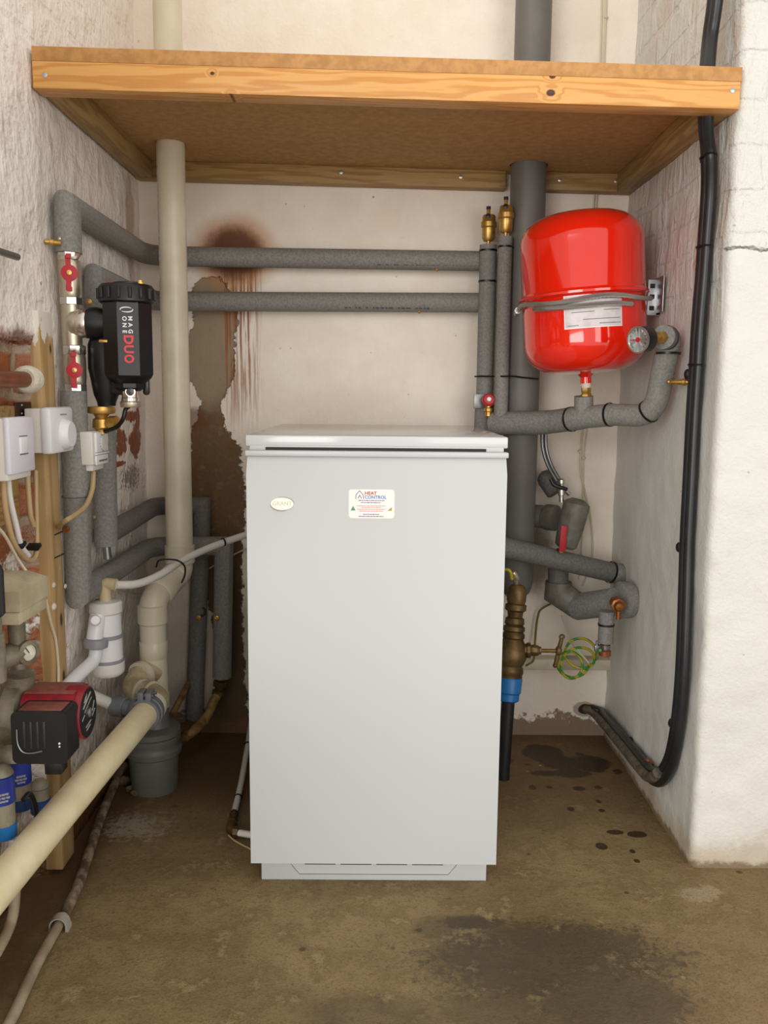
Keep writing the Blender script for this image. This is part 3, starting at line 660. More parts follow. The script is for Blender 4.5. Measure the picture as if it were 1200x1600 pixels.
# expansion pipe under the vessel
P1 = [PY(770, 661, 2.185), PY(850, 660, 2.10), PY(905, 653, 2.01), PY(958, 648, 1.94), PX(1022, 650, .588), PX(1041, 596, .597), PX(1045, 533, .600)]
L = Thing('lagged_pipe', 'grey lagged pipe under the red tank, bending up to the pressure gauge', 'pipe', P1[2], LG)
L.part('lagging', MB().tube(smooth(P1[:4], 5), [.029]*6+[.028]*5+[.0255]*5, 20), 'lag')
elb = fil([P1[3], P1[4], P1[6]], .05); L.part('lagging', MB().tube(elb, .0245, 20), 'lag')
L.part('tee_lagging', MB().tube([PY(912, 619, 1.995), PY(912, 650, 2.0)], .0215, 20), 'lag')
top = P1[6]
L.part('elbow_lagging', MB().tube(fil([top+V((.0, 0, -.012)), top+V((0, 0, .004)), top+V((-.022, -.03, .006))], .006), .0245, 20), 'lag')
for i, (p, d) in enumerate(((PY(893, 655, 2.03), P1[2]-P1[1]), (PY(953, 648, 1.945), P1[3]-P1[2]), (elb[4], elb[5]-elb[3]), (PX(1044, 552, .600), Z))):
    stick_tie(L, p, d, (.0285, .026, .0252, .0247)[i])
L.part('cable_tie', MB().band(top+V((-.010, -.014, .0055)), V((-.022, -.03, .002)), .0247, .0045), 'tie')
dc = PX(1043, 597, .598)
L.part('drain_cock', MB().lathe([(.0055, .02), (.0055, .030), (.0075, .031), (.0075, .037), (.0055, .038), (.006, .046), (.0048, .048)], dc, V((.75, -.55, 0)), 14).ball(dc+V((-.006, -.026, 0)), .0048, 10).tube([dc, dc+V((.02, -.016, 0))], .005, 10), 'brass')
gc = PX(1000, 531, .525); gc = PY(996, 531, gc.y)
ge = top+V((-.022, -.03, .006)); gn = PY(997, 531, ge.y-.042)-ge; GL = gn.length; gn.normalize()
g_ = Thing('pressure_gauge', 'round pressure gauge with white dial beneath the red tank', 'gauge', ge)
g_.part('nut', MB().lathe([(.008, -.004), (.0125, 0), (.0125, .012), (.007, .014), (.007, GL-.03)], ge, gn, 6), 'brass')
g0 = ge+gn*(GL-.0345)
cs = g_.part('case', MB().lathe([(.016, 0), (.0235, .004), (.0255, .007), (.0255, .033)], g0, gn, 32), 'black')
g_.part('bezel', MB().lathe([(.0255, .031), (.0265, .033), (.0265, .0365), (.0235, .0367), (.0235, .0345)], g0, gn, 32), 'chrome', of=cs)
dl = g_.part('dial', MB().lathe([(.0238, .030), (.0238, .0345), (0, .0345)], g0, gn, 32), 'dialw', of=None)
gu, gw, _ = frame_of(gn); 
gu = Z.cross(gn).normalized(); gw = gn.cross(gu)
tk = MB()
for k in range(13):
    a = math.radians(225-270*k/12); d = gu*math.cos(a)+gw*math.sin(a); tk.tube([g0+gn*.0348+d*.0175, g0+gn*.0348+d*.0215], .0006, 4)
g_.part('scale_mark', tk, 'tie', of=dl)
nd = MB().tube([g0+gn*.0353+gu*.008, g0+gn*.0353-gu*.017], .0009, 5).lathe([(.005, 0), (.005, .0015), (0, .002)], g0+gn*.0345, gn, 14)
g_.part('needle', nd, 'redp', of=dl)
# painted wires up the rear wall
def wire(name, pts, r, mat, label, cat='cable', group=None): return solo(name, MB().tube(smooth(pts), r, 8), mat, label, cat, group)
W_ = Thing('cable', 'pair of thin painted wires clipped to the rear wall beside the red tank', 'cable', PY(930, 300, YB-.006))
W_.part('wire', MB().tube(smooth([PY(962, -330, YB-.007), PY(949, -60, YB-.007), PY(945, 60, YB-.007), PY(936, 250, YB-.005), PY(931, 330, YB-.007), PY(925, 500, YB-.006), PY(917, 600, YB-.007), PY(908, 700, YB-.006), PY(907, 735, YB-.008), PY(915, 775, YB-.007), PY(923, 812, YB-.006), PY(925, 870, YB-.007), PY(910, 915, YB-.008)]), .0028, 8), 'wirew')
W_.part('wire', MB().tube(smooth([PY(956, -330, YB-.006), PY(943, -60, YB-.006), PY(939, 60, YB-.006), PY(932, 250, YB-.006), PY(927, 330, YB-.006), PY(921, 500, YB-.006), PY(921, 600, YB-.006), PY(917, 670, YB-.006), PY(912, 715, YB-.006), PY(910, 800, YB-.006), PY(908, 870, YB-.006), PY(904, 905, YB-.007)]), .0022, 8), 'wirew')
for px, py in ((906, 705), (912, 716), (947, 27), (908, 868)): W_.part('cable_clip', MB().ball(PY(px, py, YB-.009), .005, 8, (1.1, .9, .8)), 'sealant')
# filling hoses, small valve, lagging around the incoming main
ph = [PY(847, 672, 2.2), PY(848, 700, 2.2), PY(856, 727, 2.19), PY(870, 752, 2.17)]
F_ = Thing('filling_hose', 'pair of thin silvery grey hoses dropping to a chrome valve', 'hose', ph[0])
F_.part('hose', MB().tube(smooth(ph), .0046, 10), 'dulls'); F_.part('hose', MB().tube(smooth([p+V((.0095, .002, 0)) for p in ph]), .0046, 10), 'dulls')
q0 = PY(877, 760, 2.16)
C_ = Thing('chrome_valve', 'small chrome valve with black lever on the lagged stopcock', 'valve', q0)
C_.part('body', MB().lathe([(.006, -.04), (.006, -.024), (.009, -.022), (.009, -.008), (.006, -.006), (.006, .006), (.0085, .008), (.0085, .017), (.005, .02)], q0, V((-.05, 0, 1)), 12).tube([q0, q0+V((.022, .004, -.02))], .006, 10), 'chrome')
C_.part('lever', MB().tube(smooth([q0+V((-.03, -.01, .02)), q0+V((-.022, -.014, .006)), q0+V((-.004, -.014, -.001)), q0+V((.012, -.012, -.006))]), .005, 8), 'tie')
lp = [PY(852, 744, 2.235), PY(870, 770, 2.22)]
d_ = (lp[1]-lp[0]).normalized()
solo('lagging_offcut', MB().lathe([(0, -.003), (.012, 0), (.0225, .008), (.026, .02), (.026, .062), (.02, .066), (0, .066)], lp[0]-d_*.012, d_, 20), 'lagd', 'dark rounded lagging piece behind the chrome valve', 'lagging')
i0, i1 = PY(903, 781, 2.15), PY(884, 852, 2.15); dI = (i1-i0)
I_ = Thing('lagged_stopcock', 'dark grey lagged stopcock with red lever on the rear wall', 'valve', i0)
I_.part('lagging', MB().tube([i0-dI*.02, i0+dI*.08, i0+dI*.6, i1, i1+dI*.06], [.016, .0335, .033, .028, .02], 22), 'lagb')
st_ = MB().lathe([(.030, 0), (.030, .036), (.0325, .038), (.034, .04), (.034, .066), (.03, .068)], PY(834, 806, 2.24), V((1, -.9, .02)), 22)
I_.part('side_lagging', st_, 'lagb')
hp = PY(880, 842, 2.105)
I_.part('lever', MB().box(hp+V((-.0085, -.003, -.032)), hp+V((.0085, .003, .034)), .002, Matrix.Rotation(math.radians(3), 3, 'Y')), 'redp', label='red lever')
I_.part('spindle', MB().tube([hp+V((-.004, 0, -.03)), hp+V((-.004, .04, -.036))], .006, 10), 'brassd')
# lagged pipe running to the right wall
g0_, g1_ = PY(748, 846, 2.07), PY(967, 897, 2.185)
N_ = Thing('lagged_pipe', 'short grey lagged pipe sloping from behind the boiler to the right corner', 'pipe', g1_, LG)
N_.part('lagging', MB().tube([g0_, g1_], .0255, 20), 'lagd'); dN = (g1_-g0_).normalized()
N_.part('end_cap', MB().lathe([(.0265, -.022), (.0275, -.018), (.0275, .008), (.02, .018), (0, .02)], g1_, dN, 20), 'lag')
N_.part('cable_tie', MB().band(g1_-dN*.025, dN, .0275, .005), 'tie')
# lagged tee below it
e0, e1, e2, e3 = PY(872, 880, 2.2), PY(872, 926, 2.2), PY(902, 948, 2.17), PX(962, 940, .585)
Q_ = Thing('lagged_tee', 'stubby lagged elbow and tee ending in a disc on the right wall', 'pipe', e2, LG)
Q_.part('lagging', MB().tube([e0, e0.lerp(e1, .75)], .0265, 20), 'lagd')
Q_.part('elbow_lagging', MB().tube([e1+V((0, 0, .03)), e1+V((0, 0, .0)), e2+V((.01, 0, -.004))], [.034, .036, .034], 20), 'lagb', label='dirty lagging elbow')
Q_.part('lagging', MB().tube([e2, e3], .0345, 22), 'lag')
Q_.part('end_disc', MB().lathe([(.0, .0), (.043, .002), (.046, .008), (.046, .03), (.04, .034)], e3+V((.042, .012, .003)), V((-1, -.25, 0)), 28), 'lag')
dk = PX(966, 946, .572)
Q_.part('drain_cock', MB().lathe([(.017, -.03), (.017, .004), (.012, .006), (.012, .014), (.009, .018), (0, .019)], dk, V((-.1, -1, 0)), 8).tube([dk+V((0, -.004, 0)), dk+V((0, -.006, -.032))], .006, 10), 'copperb', label='brass drain cock')
k0, k1 = PX(948, 955, .555), PX(946, 1004, .555)
Q_.part('drop_lagging', MB().tube([k0, k1], .0185, 18), 'lag'); Q_.part('cable_tie', MB().band(k0.lerp(k1, .42), Z, .0187, .005), 'tie')
Q_.part('copper_tail', MB().lathe([(.010, 0), (.010, -.018), (.0145, -.02), (.0145, -.032), (.009, -.034)], k1, Z, 16), 'copper')
ec = PX(936, 1012, .545)
Kc = Thing('earth_clamp', 'small steel earth clamp on the copper tail above the ledge', 'clamp', ec)
Kc.part('strap', MB().band(k1+V((0, 0, -.01)), Z, .0108, .009, .0015), 'dulls'); Kc.part('lug', MB().box(ec+V((-.012, -.006, -.010)), ec+V((.012, .004, .008)), .002).tube([ec+V((-.006, -.004, .006)), ec+V((-.006, -.004, .018))], .004, 8).tube([ec, k1+V((-.008, -.004, -.01))], .0035, 8), 'dulls')
# coil of earth wire
cc = PY(900, 1032, 2.19); cp = []
for k in range(78):
    a = k*.245; rr = .041+.012*math.sin(k*.21+.6)-.00012*k; cp.append(cc+V((rr*math.cos(a)+.010*math.sin(k*.09), .016*math.sin(k*.13)-.02, rr*.98*math.sin(a)+.012*math.sin(k*.07+1))))
cw_ = Thing('earth_wire', 'loose coil of green and yellow earth wire by the tap handle', 'wire', cc)
cw_.part('coil', MB().tube([PX(938, 1016, .535)]+smooth(cp, 2), .0037, 7), 'earth')
cw_.part('tail', MB().tube(smooth([cp[-1], PY(893, 1003, 2.2), PY(884, 980, 2.23), PY(878, 962, 2.22)]), .0026, 7), 'wirew')
wire('earth_wire', [PY(880, 935, 2.27), PY(848, 950, 2.27), PY(840, 965, 2.27), PY(836, 1000, 2.265), PY(834, 1030, 2.24), PY(822, 1040, 2.22)], .003, 'olive', 'single thin olive wire looping down behind the brass tap', 'wire')
# brass stop tap with blue coupling
t0, t1 = PY(809, 912, 2.075), PY(797, 1058, 2.04); dT = (t1-t0).normalized(); ln = (t1-t0).length
S_ = Thing('stop_tap', 'tarnished brass stop tap with blue coupling beside the boiler', 'tap', t1)
f_ = ln/146.
bp = [(0, 0), (9, 2), (13, 7), (14.5, 14), (14.5, 26), (13, 31), (16, 33), (16, 41), (12, 44), (11, 52), (14, 54), (15, 62), (13, 65), (16, 67), (16.5, 73), (14.5, 75), (17, 79), (17, 84), (15, 86), (20, 96), (22, 108), (22, 116), (19, 124), (16.5, 128), (18.5, 131), (19.5, 138), (18, 141), (18, 146)]
S_.part('body', MB().lathe([(a*f_*1.03, b*f_) for a, b in bp], t0, dT, 26), 'brassd')
sb = t0+dT*(104*f_); sd = V((1, -.12, .03)).normalized()
S_.part('side_branch', MB().lathe([(.017, 0), (.017, .034), (.020, .036), (.020, .043), (.014, .046), (.015, .05), (.0135, .062), (.010, .066), (.010, .07)], sb, sd, 8), 'brassd')
hd = S_.part('spindle', MB().tube([sb+sd*.066, sb+sd*.105], .0048, 10), 'brassd'); hc = sb+sd*.112
S_.part('tee_handle', MB().ball(hc, .0105, 12, (.8, 1, 1.2)).tube([hc+V((-.006, 0, -.034)), hc, hc+V((.006, 0, .030))], [.005, .0055, .005], 10).ring(hc+V((.007, 0, .035)), (0, 1, 0), .005, .0028, 14, 6).ball(hc+V((-.007, 0, -.037)), .006, 10), 'brassd', of=hd)
S_.part('collar', MB().lathe([(.026, 0), (.0285, .003), (.0285, .009), (.022, .012)], t1-dT*.012, dT, 26), 'dark')
cpl = S_.part('coupling', MB().lathe([(.029, 0), (.031, .004), (.030, .036), (.0265, .040), (.0265, .056), (.02, .06)], t1, dT, 12), 'blue', label='ribbed blue plastic coupling nut')
pe = PZ(786, 1216, .0)
S_.part('supply_pipe', MB().tube([t1+dT*.05, V((pe.x, pe.y, .03)), pe+V((0, 0, .0))], .0165, 16), 'rubber', label='black plastic supply pipe')
tv = PY(804, 898, 2.06)
S_.part('test_clip', MB().lathe([(.008, -.014), (.008, .006), (.0055, .01), (0, .012)], tv, V((-.5, -.4, .8)), 10).tube([tv, t0+dT*.01], .006, 8), 'nickel')
wire('earth_wire', [PY(775, 893, 2.07), PY(790, 890, 2.05), PY(797, 893, 2.045), PY(800, 905, 2.05)], .0042, 'wirey', 'short yellow wire end poking out beside the boiler at the tap', 'wire')
# black cables down the right wall
XW = XR-.014
cpx = [(1134, -360), (1129, -200), (1120, -60), (1116, 0), (1108, 60), (1103, 118), (1101, 168), (1102, 205), (1106, 245), (1106, 300), (1101, 370), (1097, 430), (1091, 500), (1087, 570), (1082, 650), (1077, 750), (1072, 850), (1069, 950), (1065, 1050), (1058, 1130), (1048, 1185), (1034, 1212), (1020, 1213), (1006, 1198), (985, 1172), (960, 1142), (938, 1117)]
base = [PX(px, py, (CX if 90 < py < 190 else CX+.01 if py < 215 else XW-.004)) for px, py in cpx]
mid = smooth(base, 4); hole_ = PY(914, 1107, YB-.004)
K_ = 'black cables on the right wall'
def cable(dy, dx, dz, r, mat, name, label, a=0, b=None):
    p = []
    for i, q in enumerate(mid[a:b]):
        i2 = min(i+a+1, len(mid)-1); t = (mid[i2]-mid[max(0, i2-2)]).normalized(); s = V((-1, 0, 0)).cross(t).normalized(); p.append(q+s*dy+V((dx, 0, 0)))
    if b is None: p += [p[-1].lerp(hole_, .5)+V((0, 0, .004)), hole_+V((0, .015, -.004))]
    return solo(name, MB().tube(p, r, 12), mat, label, 'cable', K_)
cable(-.0102, .001, 0, .0106, 'rubber', 'black_cable', 'black cable on the right wall, the rear one of the pair')
cable(.0102, .002, 0, .0106, 'rubber', 'black_cable', 'black cable on the right wall, the front one nearest the pier corner')
cable(0., -.013, 0, .0115, 'cabledirt', 'black_cable', 'dirty grey-brown cable along the wall foot into the hole in the rear wall', len(mid)-22)
def bundle_tie(px, py, label):
    i = min(range(len(mid)-1), key=lambda k: abs(mid[k].z-PX(px, py, XW).z)+(9 if mid[k].y > 1.85 else 0)); t = (mid[i+1]-mid[i]).normalized(); s = V((-1, 0, 0)).cross(t).normalized()
    mb = MB(); c = mid[i]; vs = []
    for k in range(20):
        a = 2*math.pi*k/20; vs.append(c+s*(.0225*math.cos(a))+V((-.0135*math.sin(a)+.001, 0, 0)))
    vs.append(vs[0]); mb.tube(vs, .0019, 6); mb.box(c-s*.021+V((-.006, -.004, -.004)), c-s*.021+V((.004, .004, .004)), .001)
    return solo('cable_tie', mb, 'tie', label, 'cable tie', 'cable ties on the black cables')
bundle_tie(1103, 247, 'black cable tie on the right wall cables just under the shelf')
bundle_tie(1098, 393, 'black cable tie on the right wall cables, second below the shelf')
bundle_tie(1082, 567, 'black cable tie on the right wall cables beside the brass drain cock')
def cclip(px, py, label, Xv=XW+.006, m='tie'):
    c = PX(px, py, Xv); return solo('cable_clip', MB().ball(c, .0085, 10, (.8, 1, 1.3)).tube([c, c+V((.012, 0, 0))], .005, 8), m, label, 'cable clip', 'cable clips on the right wall')
cclip(1074, 585, 'black clip on the cables beside the brass drain cock'); cclip(1049, 1130, 'black clip on the cables just above their bottom bend')
cclip(1061, 855, 'black clip on the cables at mid height of the right wall')
cclip(985, 1158, 'dark clip on the low sloping cables by the floor'); cclip(1012, 1192, 'rusty clip inside the bottom bend of the cables', XW, 'copper')
# ------------------------------------------------------------------ left side: heating pipes
XA = -.592
a0, a1 = PX(107, 396, XA), PX(105, 322, XA); ae = PY(752, 408, 2.25)
def cock(T, c, d, L_=.02, m='brass', side=None):
    mb = MB().lathe([(.0045, 0), (.0045, L_*.5), (.0065, L_*.52), (.0065, L_*.8), (.0045, L_*.84), (.005, L_*1.15), (0, L_*1.2)], c, d, 12)
    return T.part('drain_cock', mb, m)
PA = Thing('lagged_pipe', 'upper of the two grey lagged pipes running along the rear wall', 'pipe', a1, LG)
PA.part('lagging', MB().tube(fil([a0, a1, V((XA, 2.25, a1.z-.004)), V((ae.x, 2.25, ae.z))], [0, .075]), .0248, 20), 'lag')
cock(PA, PX(92, 380, -.60)+V((.004, 0, 0)), V((-1, -.25, .05)), .024); PA.part('screw_head', MB().ball(PX(99, 377, XA)+V((.003, -.0255, 0)), .004, 8), 'nickel')
b0, b1 = PX(150, 484, XA), PX(150, 433, XA); be = PY(752, 473, 2.25)
PB = Thing('lagged_pipe', 'lower of the two grey lagged pipes running along the rear wall', 'pipe', b1, LG)
PB.part('lagging', MB().tube(fil([b0, b1, V((XA, 2.25, b1.z-.006)), V((be.x, 2.25, be.z))], [0, .075]), .0245, 20), 'lag')
cock(PB, PX(147, 474, XA+.004)+V((0, -.025, 0)), V((.1, -1, -.1)), .014)
for T_, px, py in ((PA, 683, 421), (PB, 655, 487)):
    T_.part('tie_end', MB().ball(PY(px, py, 2.245), .005, 8), 'brass')
c0, c1 = PX(115, 611, XA), PX(124, 928, XA); cz = PY(350, 853, 2.215); cb = PY(347, 1058, 2.215)
PC = Thing('lagged_pipe', 'grey lagged pipe from the lower red-handled valve down and back across the alcove', 'pipe', c1, LG)
PC.part('lagging', MB().tube(fil([c0, c1, V((XA, 2.215, c1.z)), cz, cb], [0, .06, 0]), .0248, 20), 'lag')
PC.part('joint_line', MB().band(PX(117, 776, XA), Z, .0249, .0012, .0003), 'lining'); 
cock(PC, PX(113, 823, XA)+V((0, -.024, 0)), V((-.1, -1, 0)), .012, 'copperb')
cock(PC, PY(340, 963, 2.19), V((-.1, -1, -.1)), .016, 'gold')
PC.part('tie_wrap', MB().ring(PY(345, 958, 2.205), V((0, -1, .2)), .012, .003, 18, 6), 'tie')
d0, d1 = PX(163, 672, -.588), PX(166, 853, -.588); dm_ = PX(166, 836, -.588); dz = PY(316, 790, 2.268); db = PY(304, 1122, 2.255)
PD = Thing('lagged_pipe', 'grey lagged pipe below the brass valve, passing behind the cream stack', 'pipe', d1, LG)
PD.part('lagging', MB().tube([d0, d1], .0243, 20), 'lag')
PD.part('lagging', MB().tube(fil([V((-.59, d1.y+.02, dm_.z)), V((-.59, 2.262, dz.z)), V((dz.x, 2.266, dz.z)), db+V((0, .0, 0))], [.05, 0]), .0236, 20), 'lagd')
PD.part('copper_tail', MB().tube([d1+V((0, 0, .005)), d1+V((.002, 0, -.028))], .009, 12), 'dulls')
PD.part('bolt', MB().ball(PX(153, 806, -.588)+V((0, -.024, 0)), .006, 10), 'bronze')
cock(PD, PY(312, 963, 2.236), V((-.1, -1, -.1)), .014, 'gold'); PD.part('tie_wrap', MB().ring(PY(314, 956, 2.242), V((0, -1, .2)), .011, .003, 18, 6), 'tie')
# two isolation valves with red butterfly handles
def ball_valve(o, L_, label, hz):
    t = Thing('isolation_valve', label, 'valve', o, 'red-handled isolation valves'); o = V(o)
    t.part('body', MB().lathe([(.0155, .006), (.0195, .010), (.021, .022), (.021, L_-.022), (.0195, L_-.010), (.0155, L_-.006)], o, Z, 24), 'nickel')
    t.part('nut', MB().lathe([(.0195, L_-.016), (.0225, L_-.012), (.0225, L_+.002), (.0195, L_+.004)], o, Z, 8), 'chrome')
    t.part('nut', MB().lathe([(.0185, -.002), (.0215, 0), (.0215, .012), (.0185, .015)], o, Z, 8), 'chrome')
    n_ = V((.30, -.95, 0)).normalized(); s_ = Z.cross(n_).normalized(); hc = o+Z*hz+n_*.030
    h = MB().lathe([(.0, -.002), (.015, -.002), (.015, .005), (.0, .007)], hc, n_, 24)
    for sg in (1, -1):
        p = [(-.005, 0), (.005, 0), (.0055, .026), (.0045, .032), (-.0045, .032), (-.0055, .026)]
        h.prism([(a*1., b*sg) for a, b in p], hc-n_*.001, s_*.9, Z+s_*(-.08*sg), n_*.005)
        h.prism([(-.0045, sg*.026), (.0045, sg*.026), (.0045, sg*.034), (-.0045, sg*.034)], hc+n_*.003, s_, Z, n_*.006)
    hh = t.part('handle', h, 'redp', label='red butterfly handle'); t.part('spindle', MB().tube([o+Z*hz, hc], .0055, 10), 'nickel')
    t.part('handle_screw', MB().lathe([(.0045, .005), (.0045, .009), (0, .010)], hc, n_, 12), 'gold', of=hh); return t
def pipe_print(T, xs, y, z, r, seed, mat='txdark'):
    rd = random.Random(seed); mb = MB(); x = xs[0]; a = math.radians(-38)
    while x < xs[1]:
        w = rd.uniform(.004, .014); c = V((x+w/2, y-r*math.cos(a), z+r*math.sin(a))); mb.box(c+V((-w/2, -.0006, -.0016)), c+V((w/2, .0006, .0016))); x += w+rd.choice((.003, .003, .012))
    T.part('printed_marking', mb, mat)
M['txdark'] = simple('faded_black_print', '3f3f41', .7)
pipe_print(PA, (-.01, .235), 2.25, (a1.z+ae.z)/2-.002, .0249, 5); pipe_print(PB, (-.09, .13), 2.25, (b1.z+be.z)/2-.003, .0246, 8)
v0, v1 = PX(111, 476, XA), PX(108, 396, XA)
ball_valve(v0, v1.z-v0.z, 'nickel isolation valve with red handle above the black filter inlet', (v1.z-v0.z)*.58)
w0, w1 = PX(116, 611, XA), PX(115, 543, XA)
ball_valve(w0+V((.003, 0, 0)), w1.z-w0.z, 'nickel isolation valve with red handle below the black filter inlet', (w1.z-w0.z)*.47)
# magnetic filter
fc = PY(200, 530, 1.69); ft, fb = PY(199, 474, 1.69).z, PY(200, 588, 1.69).z
vn = V((-fc.x, 0, 0)); n_ = V((.29, -.957, 0)).normalized(); r_ = Z.cross(n_)*-1
if r_.x < 0: r_ = -r_
MF = Thing('magnetic_filter', 'black magnetic heating filter with red DUO lettering on the left wall', 'filter', fc)
MF.part('body', MB().lathe([(.0, fb-.03), (.022, fb-.028), (.030, fb-.022), (.030, fb-.014), (.044, fb-.004), (.0485, fb+.004), (.0485, ft)], V((fc.x, fc.y, 0)), Z, 8, u=n_*math.cos(math.pi/8)+r_*math.sin(math.pi/8)), 'black')
cz0 = ft-.002; cz1 = PY(199, 446, 1.69).z
cap = MF.part('lid', MB().lathe([(.048, cz0), (.0525, cz0+.003), (.0525, cz1-.006), (.048, cz1), (.0, cz1)], V((fc.x, fc.y, 0)), Z, 16).lathe([(.030, 0), (.030, .004), (.026, .005), (0, .005)], V((fc.x+.004, fc.y, cz1)), Z, 20), 'black')
lug = MB()
for k in range(16):
    a = 2*math.pi*k/16; d = V((math.cos(a), math.sin(a), 0)); lug.box(V((fc.x, fc.y, (cz0+cz1)/2))+d*.0525+V((-.003, -.003, -.010)), V((fc.x, fc.y, (cz0+cz1)/2))+d*.0525+V((.003, .003, .010)), .001)
MF.part('lid_rib', lug, 'black', of=cap)
rb = PY(177, 444, 1.68); MF.part('red_button', MB().box((rb.x-.009, rb.y-.006, cz1-.006), (rb.x+.010, rb.y+.008, cz1+.005), .0015), 'txduo', of=cap)
pg = PY(219, 444, 1.68); MF.part('bleed_plug', MB().lathe([(.009, cz1-.001), (.009, cz1+.004), (.006, cz1+.005), (.006, cz1+.008), (0, cz1+.008)], V((pg.x, pg.y, 0)), Z, 10), 'gold', of=cap)
pc0 = V((fc.x, fc.y, 0))+n_*.0455
pw = .0195
pnl = MF.part('panel', MB().prism([(-pw, fb+.001), (pw, fb+.001), (pw, ft-.004), (-pw, ft-.004)], pc0, r_, Z, n_*.0005), 'blackp', label='charcoal label panel'); 
sz_ = (ft-fb)/113.
def pp(px, py, e=.0007): return pc0+n_*(.0005+e)+r_*((px-200)*.00127)+Z*(ft-(py-474)*sz_)
for s, px, y0_ in (('MAG', 203.2, 500), ('ONE', 195, 500.5)):
    tb_ = MB()
    for k, c in enumerate(s): tb_.text(c, pp(px, y0_+k*9.8), -Z, r_, .0108, n_, .0002, bold=.0003)
    MF.part('lettering', tb_, 'txwhite', of=pnl)
MF.part('red_lettering', MB().text('D', pp(199.6, 532), -Z, r_, .0235, n_, .0002, bold=.0009).text('U', pp(199.6, 546.5), -Z, r_, .0235, n_, .0002, wid=.95, bold=.0009).text('O', pp(199.6, 561), -Z, r_, .0235, n_, .0002, wid=.85, bold=.0009), 'txduo', of=pnl)
sw = MB()
for sg in (1, -1):
    pts = [pp(198.5+sg*9*math.cos(a), 487+sg*3.6*math.sin(a)) for a in [math.radians(-20+k*20) for k in range(9)]]
    sw.tube(pts, [.0003+.0010*math.sin(math.pi*(k+.5)/9) for k in range(9)], 6)
MF.part('swirl_mark', sw, 'txwhite', of=pnl)
# inlet collar, knurled nickel union on the valve column
vx = V((XA, v0.y, 0)); ci = PX(117, 506, XA); iz = PY(150, 505, 1.68).z
tc_ = V((XA, v0.y, iz)); di = (V((fc.x, fc.y, iz))-tc_).normalized()
kn = MB(); ks = 44; prof = []
kn.lathe([(.024, .002), (.0265, .010), (.0265, .046), (.025, .050)], tc_, di, 40)
MF.part('union_body', MB().lathe([(.0185, 0), (.019, (v0.z-w1.z)/2), (.0185, v0.z-w1.z)], V((XA, v0.y, w1.z)), Z, 20).lathe([(.021, -.006), (.027, .004), (.027, .02), (.024, .025)], tc_, di, 24), 'nickel')
for k in range(44):
    a = 2*math.pi*k/44; u_, w_, _ = frame_of(di); d = u_*math.cos(a)+w_*math.sin(a); kn.box(tc_+di*.030+d*.0268+V((-.001, -.001, -.0012)), tc_+di*.030+d*.0268+V((.001, .001, .0012)))
MF.part('union_nut', MB().lathe([(.026, .012), (.0272, .014)]+[(.0272, .030), (.026, .032)], tc_, di, 40), 'nickel')
MF.part('knurled_ring', MB().lathe([(r, t) for r, t in ((.0275, .014), (.0285, .016), (.0285, .030), (.0275, .032))], tc_, di, 36), 'chrome')
MF.part('inlet', MB().lathe([(.022, .028), (.0305, .036), (.031, .05), (.028, .058), (.026, .09)], tc_, di, 28), 'black')
hz0, hz1 = PY(160, 628, 1.70).z, PY(160, 530, 1.70).z; hcx = PY(162, 580, 1.70)
MF.part('lower_housing', MB().lathe([(.017, hz0-.008), (.0185, hz0), (.024, hz0+.014), (.029, hz0+.045), (.033, hz0+.065), (.032, hz1-.01), (.024, hz1+.012)], V((hcx.x, hcx.y+.012, 0)), Z, 24).box((hcx.x, hcx.y-.01, fb-.036), (fc.x+.006, hcx.y+.034, fb+.05), .008).box((hcx.x, hcx.y-.004, iz-.05), (fc.x, hcx.y+.02, iz-.01), .006), 'black')
MF.part('brass_clip', MB().box(PY(158, 533, 1.655)+V((-.004, -.002, -.0025)), PY(158, 533, 1.655)+V((.012, .004, .0025)), .001), 'gold')
sp_ = PY(226, 600, 1.72); M['smoke'] = simple('smoky_black_plastic', '2a2826', .2)
MF.part('spanner_clip', MB().box(sp_+V((-.004, -.006, -.022)), sp_+V((.0095, .010, .028)), .006), 'smoke')
dv = PY(203, 604, 1.685)
dvp = MF.part('drain_valve', MB().lathe([(.0165, -.036), (.0165, -.022), (.0155, -.021), (.0155, .004), (.014, .006)], dv, Z, 20).lathe([(.0, .0185), (.0095, .018), (.0095, .01)], dv+V((0, 0, -.010)), n_, 18), 'chrome')
MF.part('drain_cap', MB().lathe([(.0185, -.040), (.0195, -.038), (.0195, -.030), (.0175, -.028)], dv, Z, 18), 'nickel', of=dvp)
MF.part('drain_spindle', MB().lathe([(.0075, .018), (.0075, .0205), (0, .0215)], dv+V((0, 0, -.010)), n_, 18), 'smoke', of=dvp)
kc = [dv+V((-.003, 0, -.038)), PY(196, 640, 1.685), PY(192, 655, 1.685), PY(182, 667, 1.69), PY(164, 674, 1.70)]
MF.part('cap_strap', MB().tube(smooth(kc), .0042, 8), 'tie')
bv = PY(158, 633, 1.712)
BV = Thing('brass_valve', 'brass valve with side outlet under the black filter', 'valve', bv)
f2 = .00128
BV.part('body', MB().lathe([(.012, 0), (.0265, -.001), (.0275, -.008), (.0255, -.014), (.015, -.016), (.012, -.022), (.017, -.026), (.018, -.042), (.012, -.046), (.011, -.052), (.011, -.054)], bv+V((0, 0, -.002)), Z, 20), 'brass')
BV.part('outlet', MB().lathe([(.011, 0), (.011, .018), (.014, .02), (.014, .036), (.008, .038)], bv+V((0, 0, -.036)), V((.9, -.3, .05)), 8), 'brass')
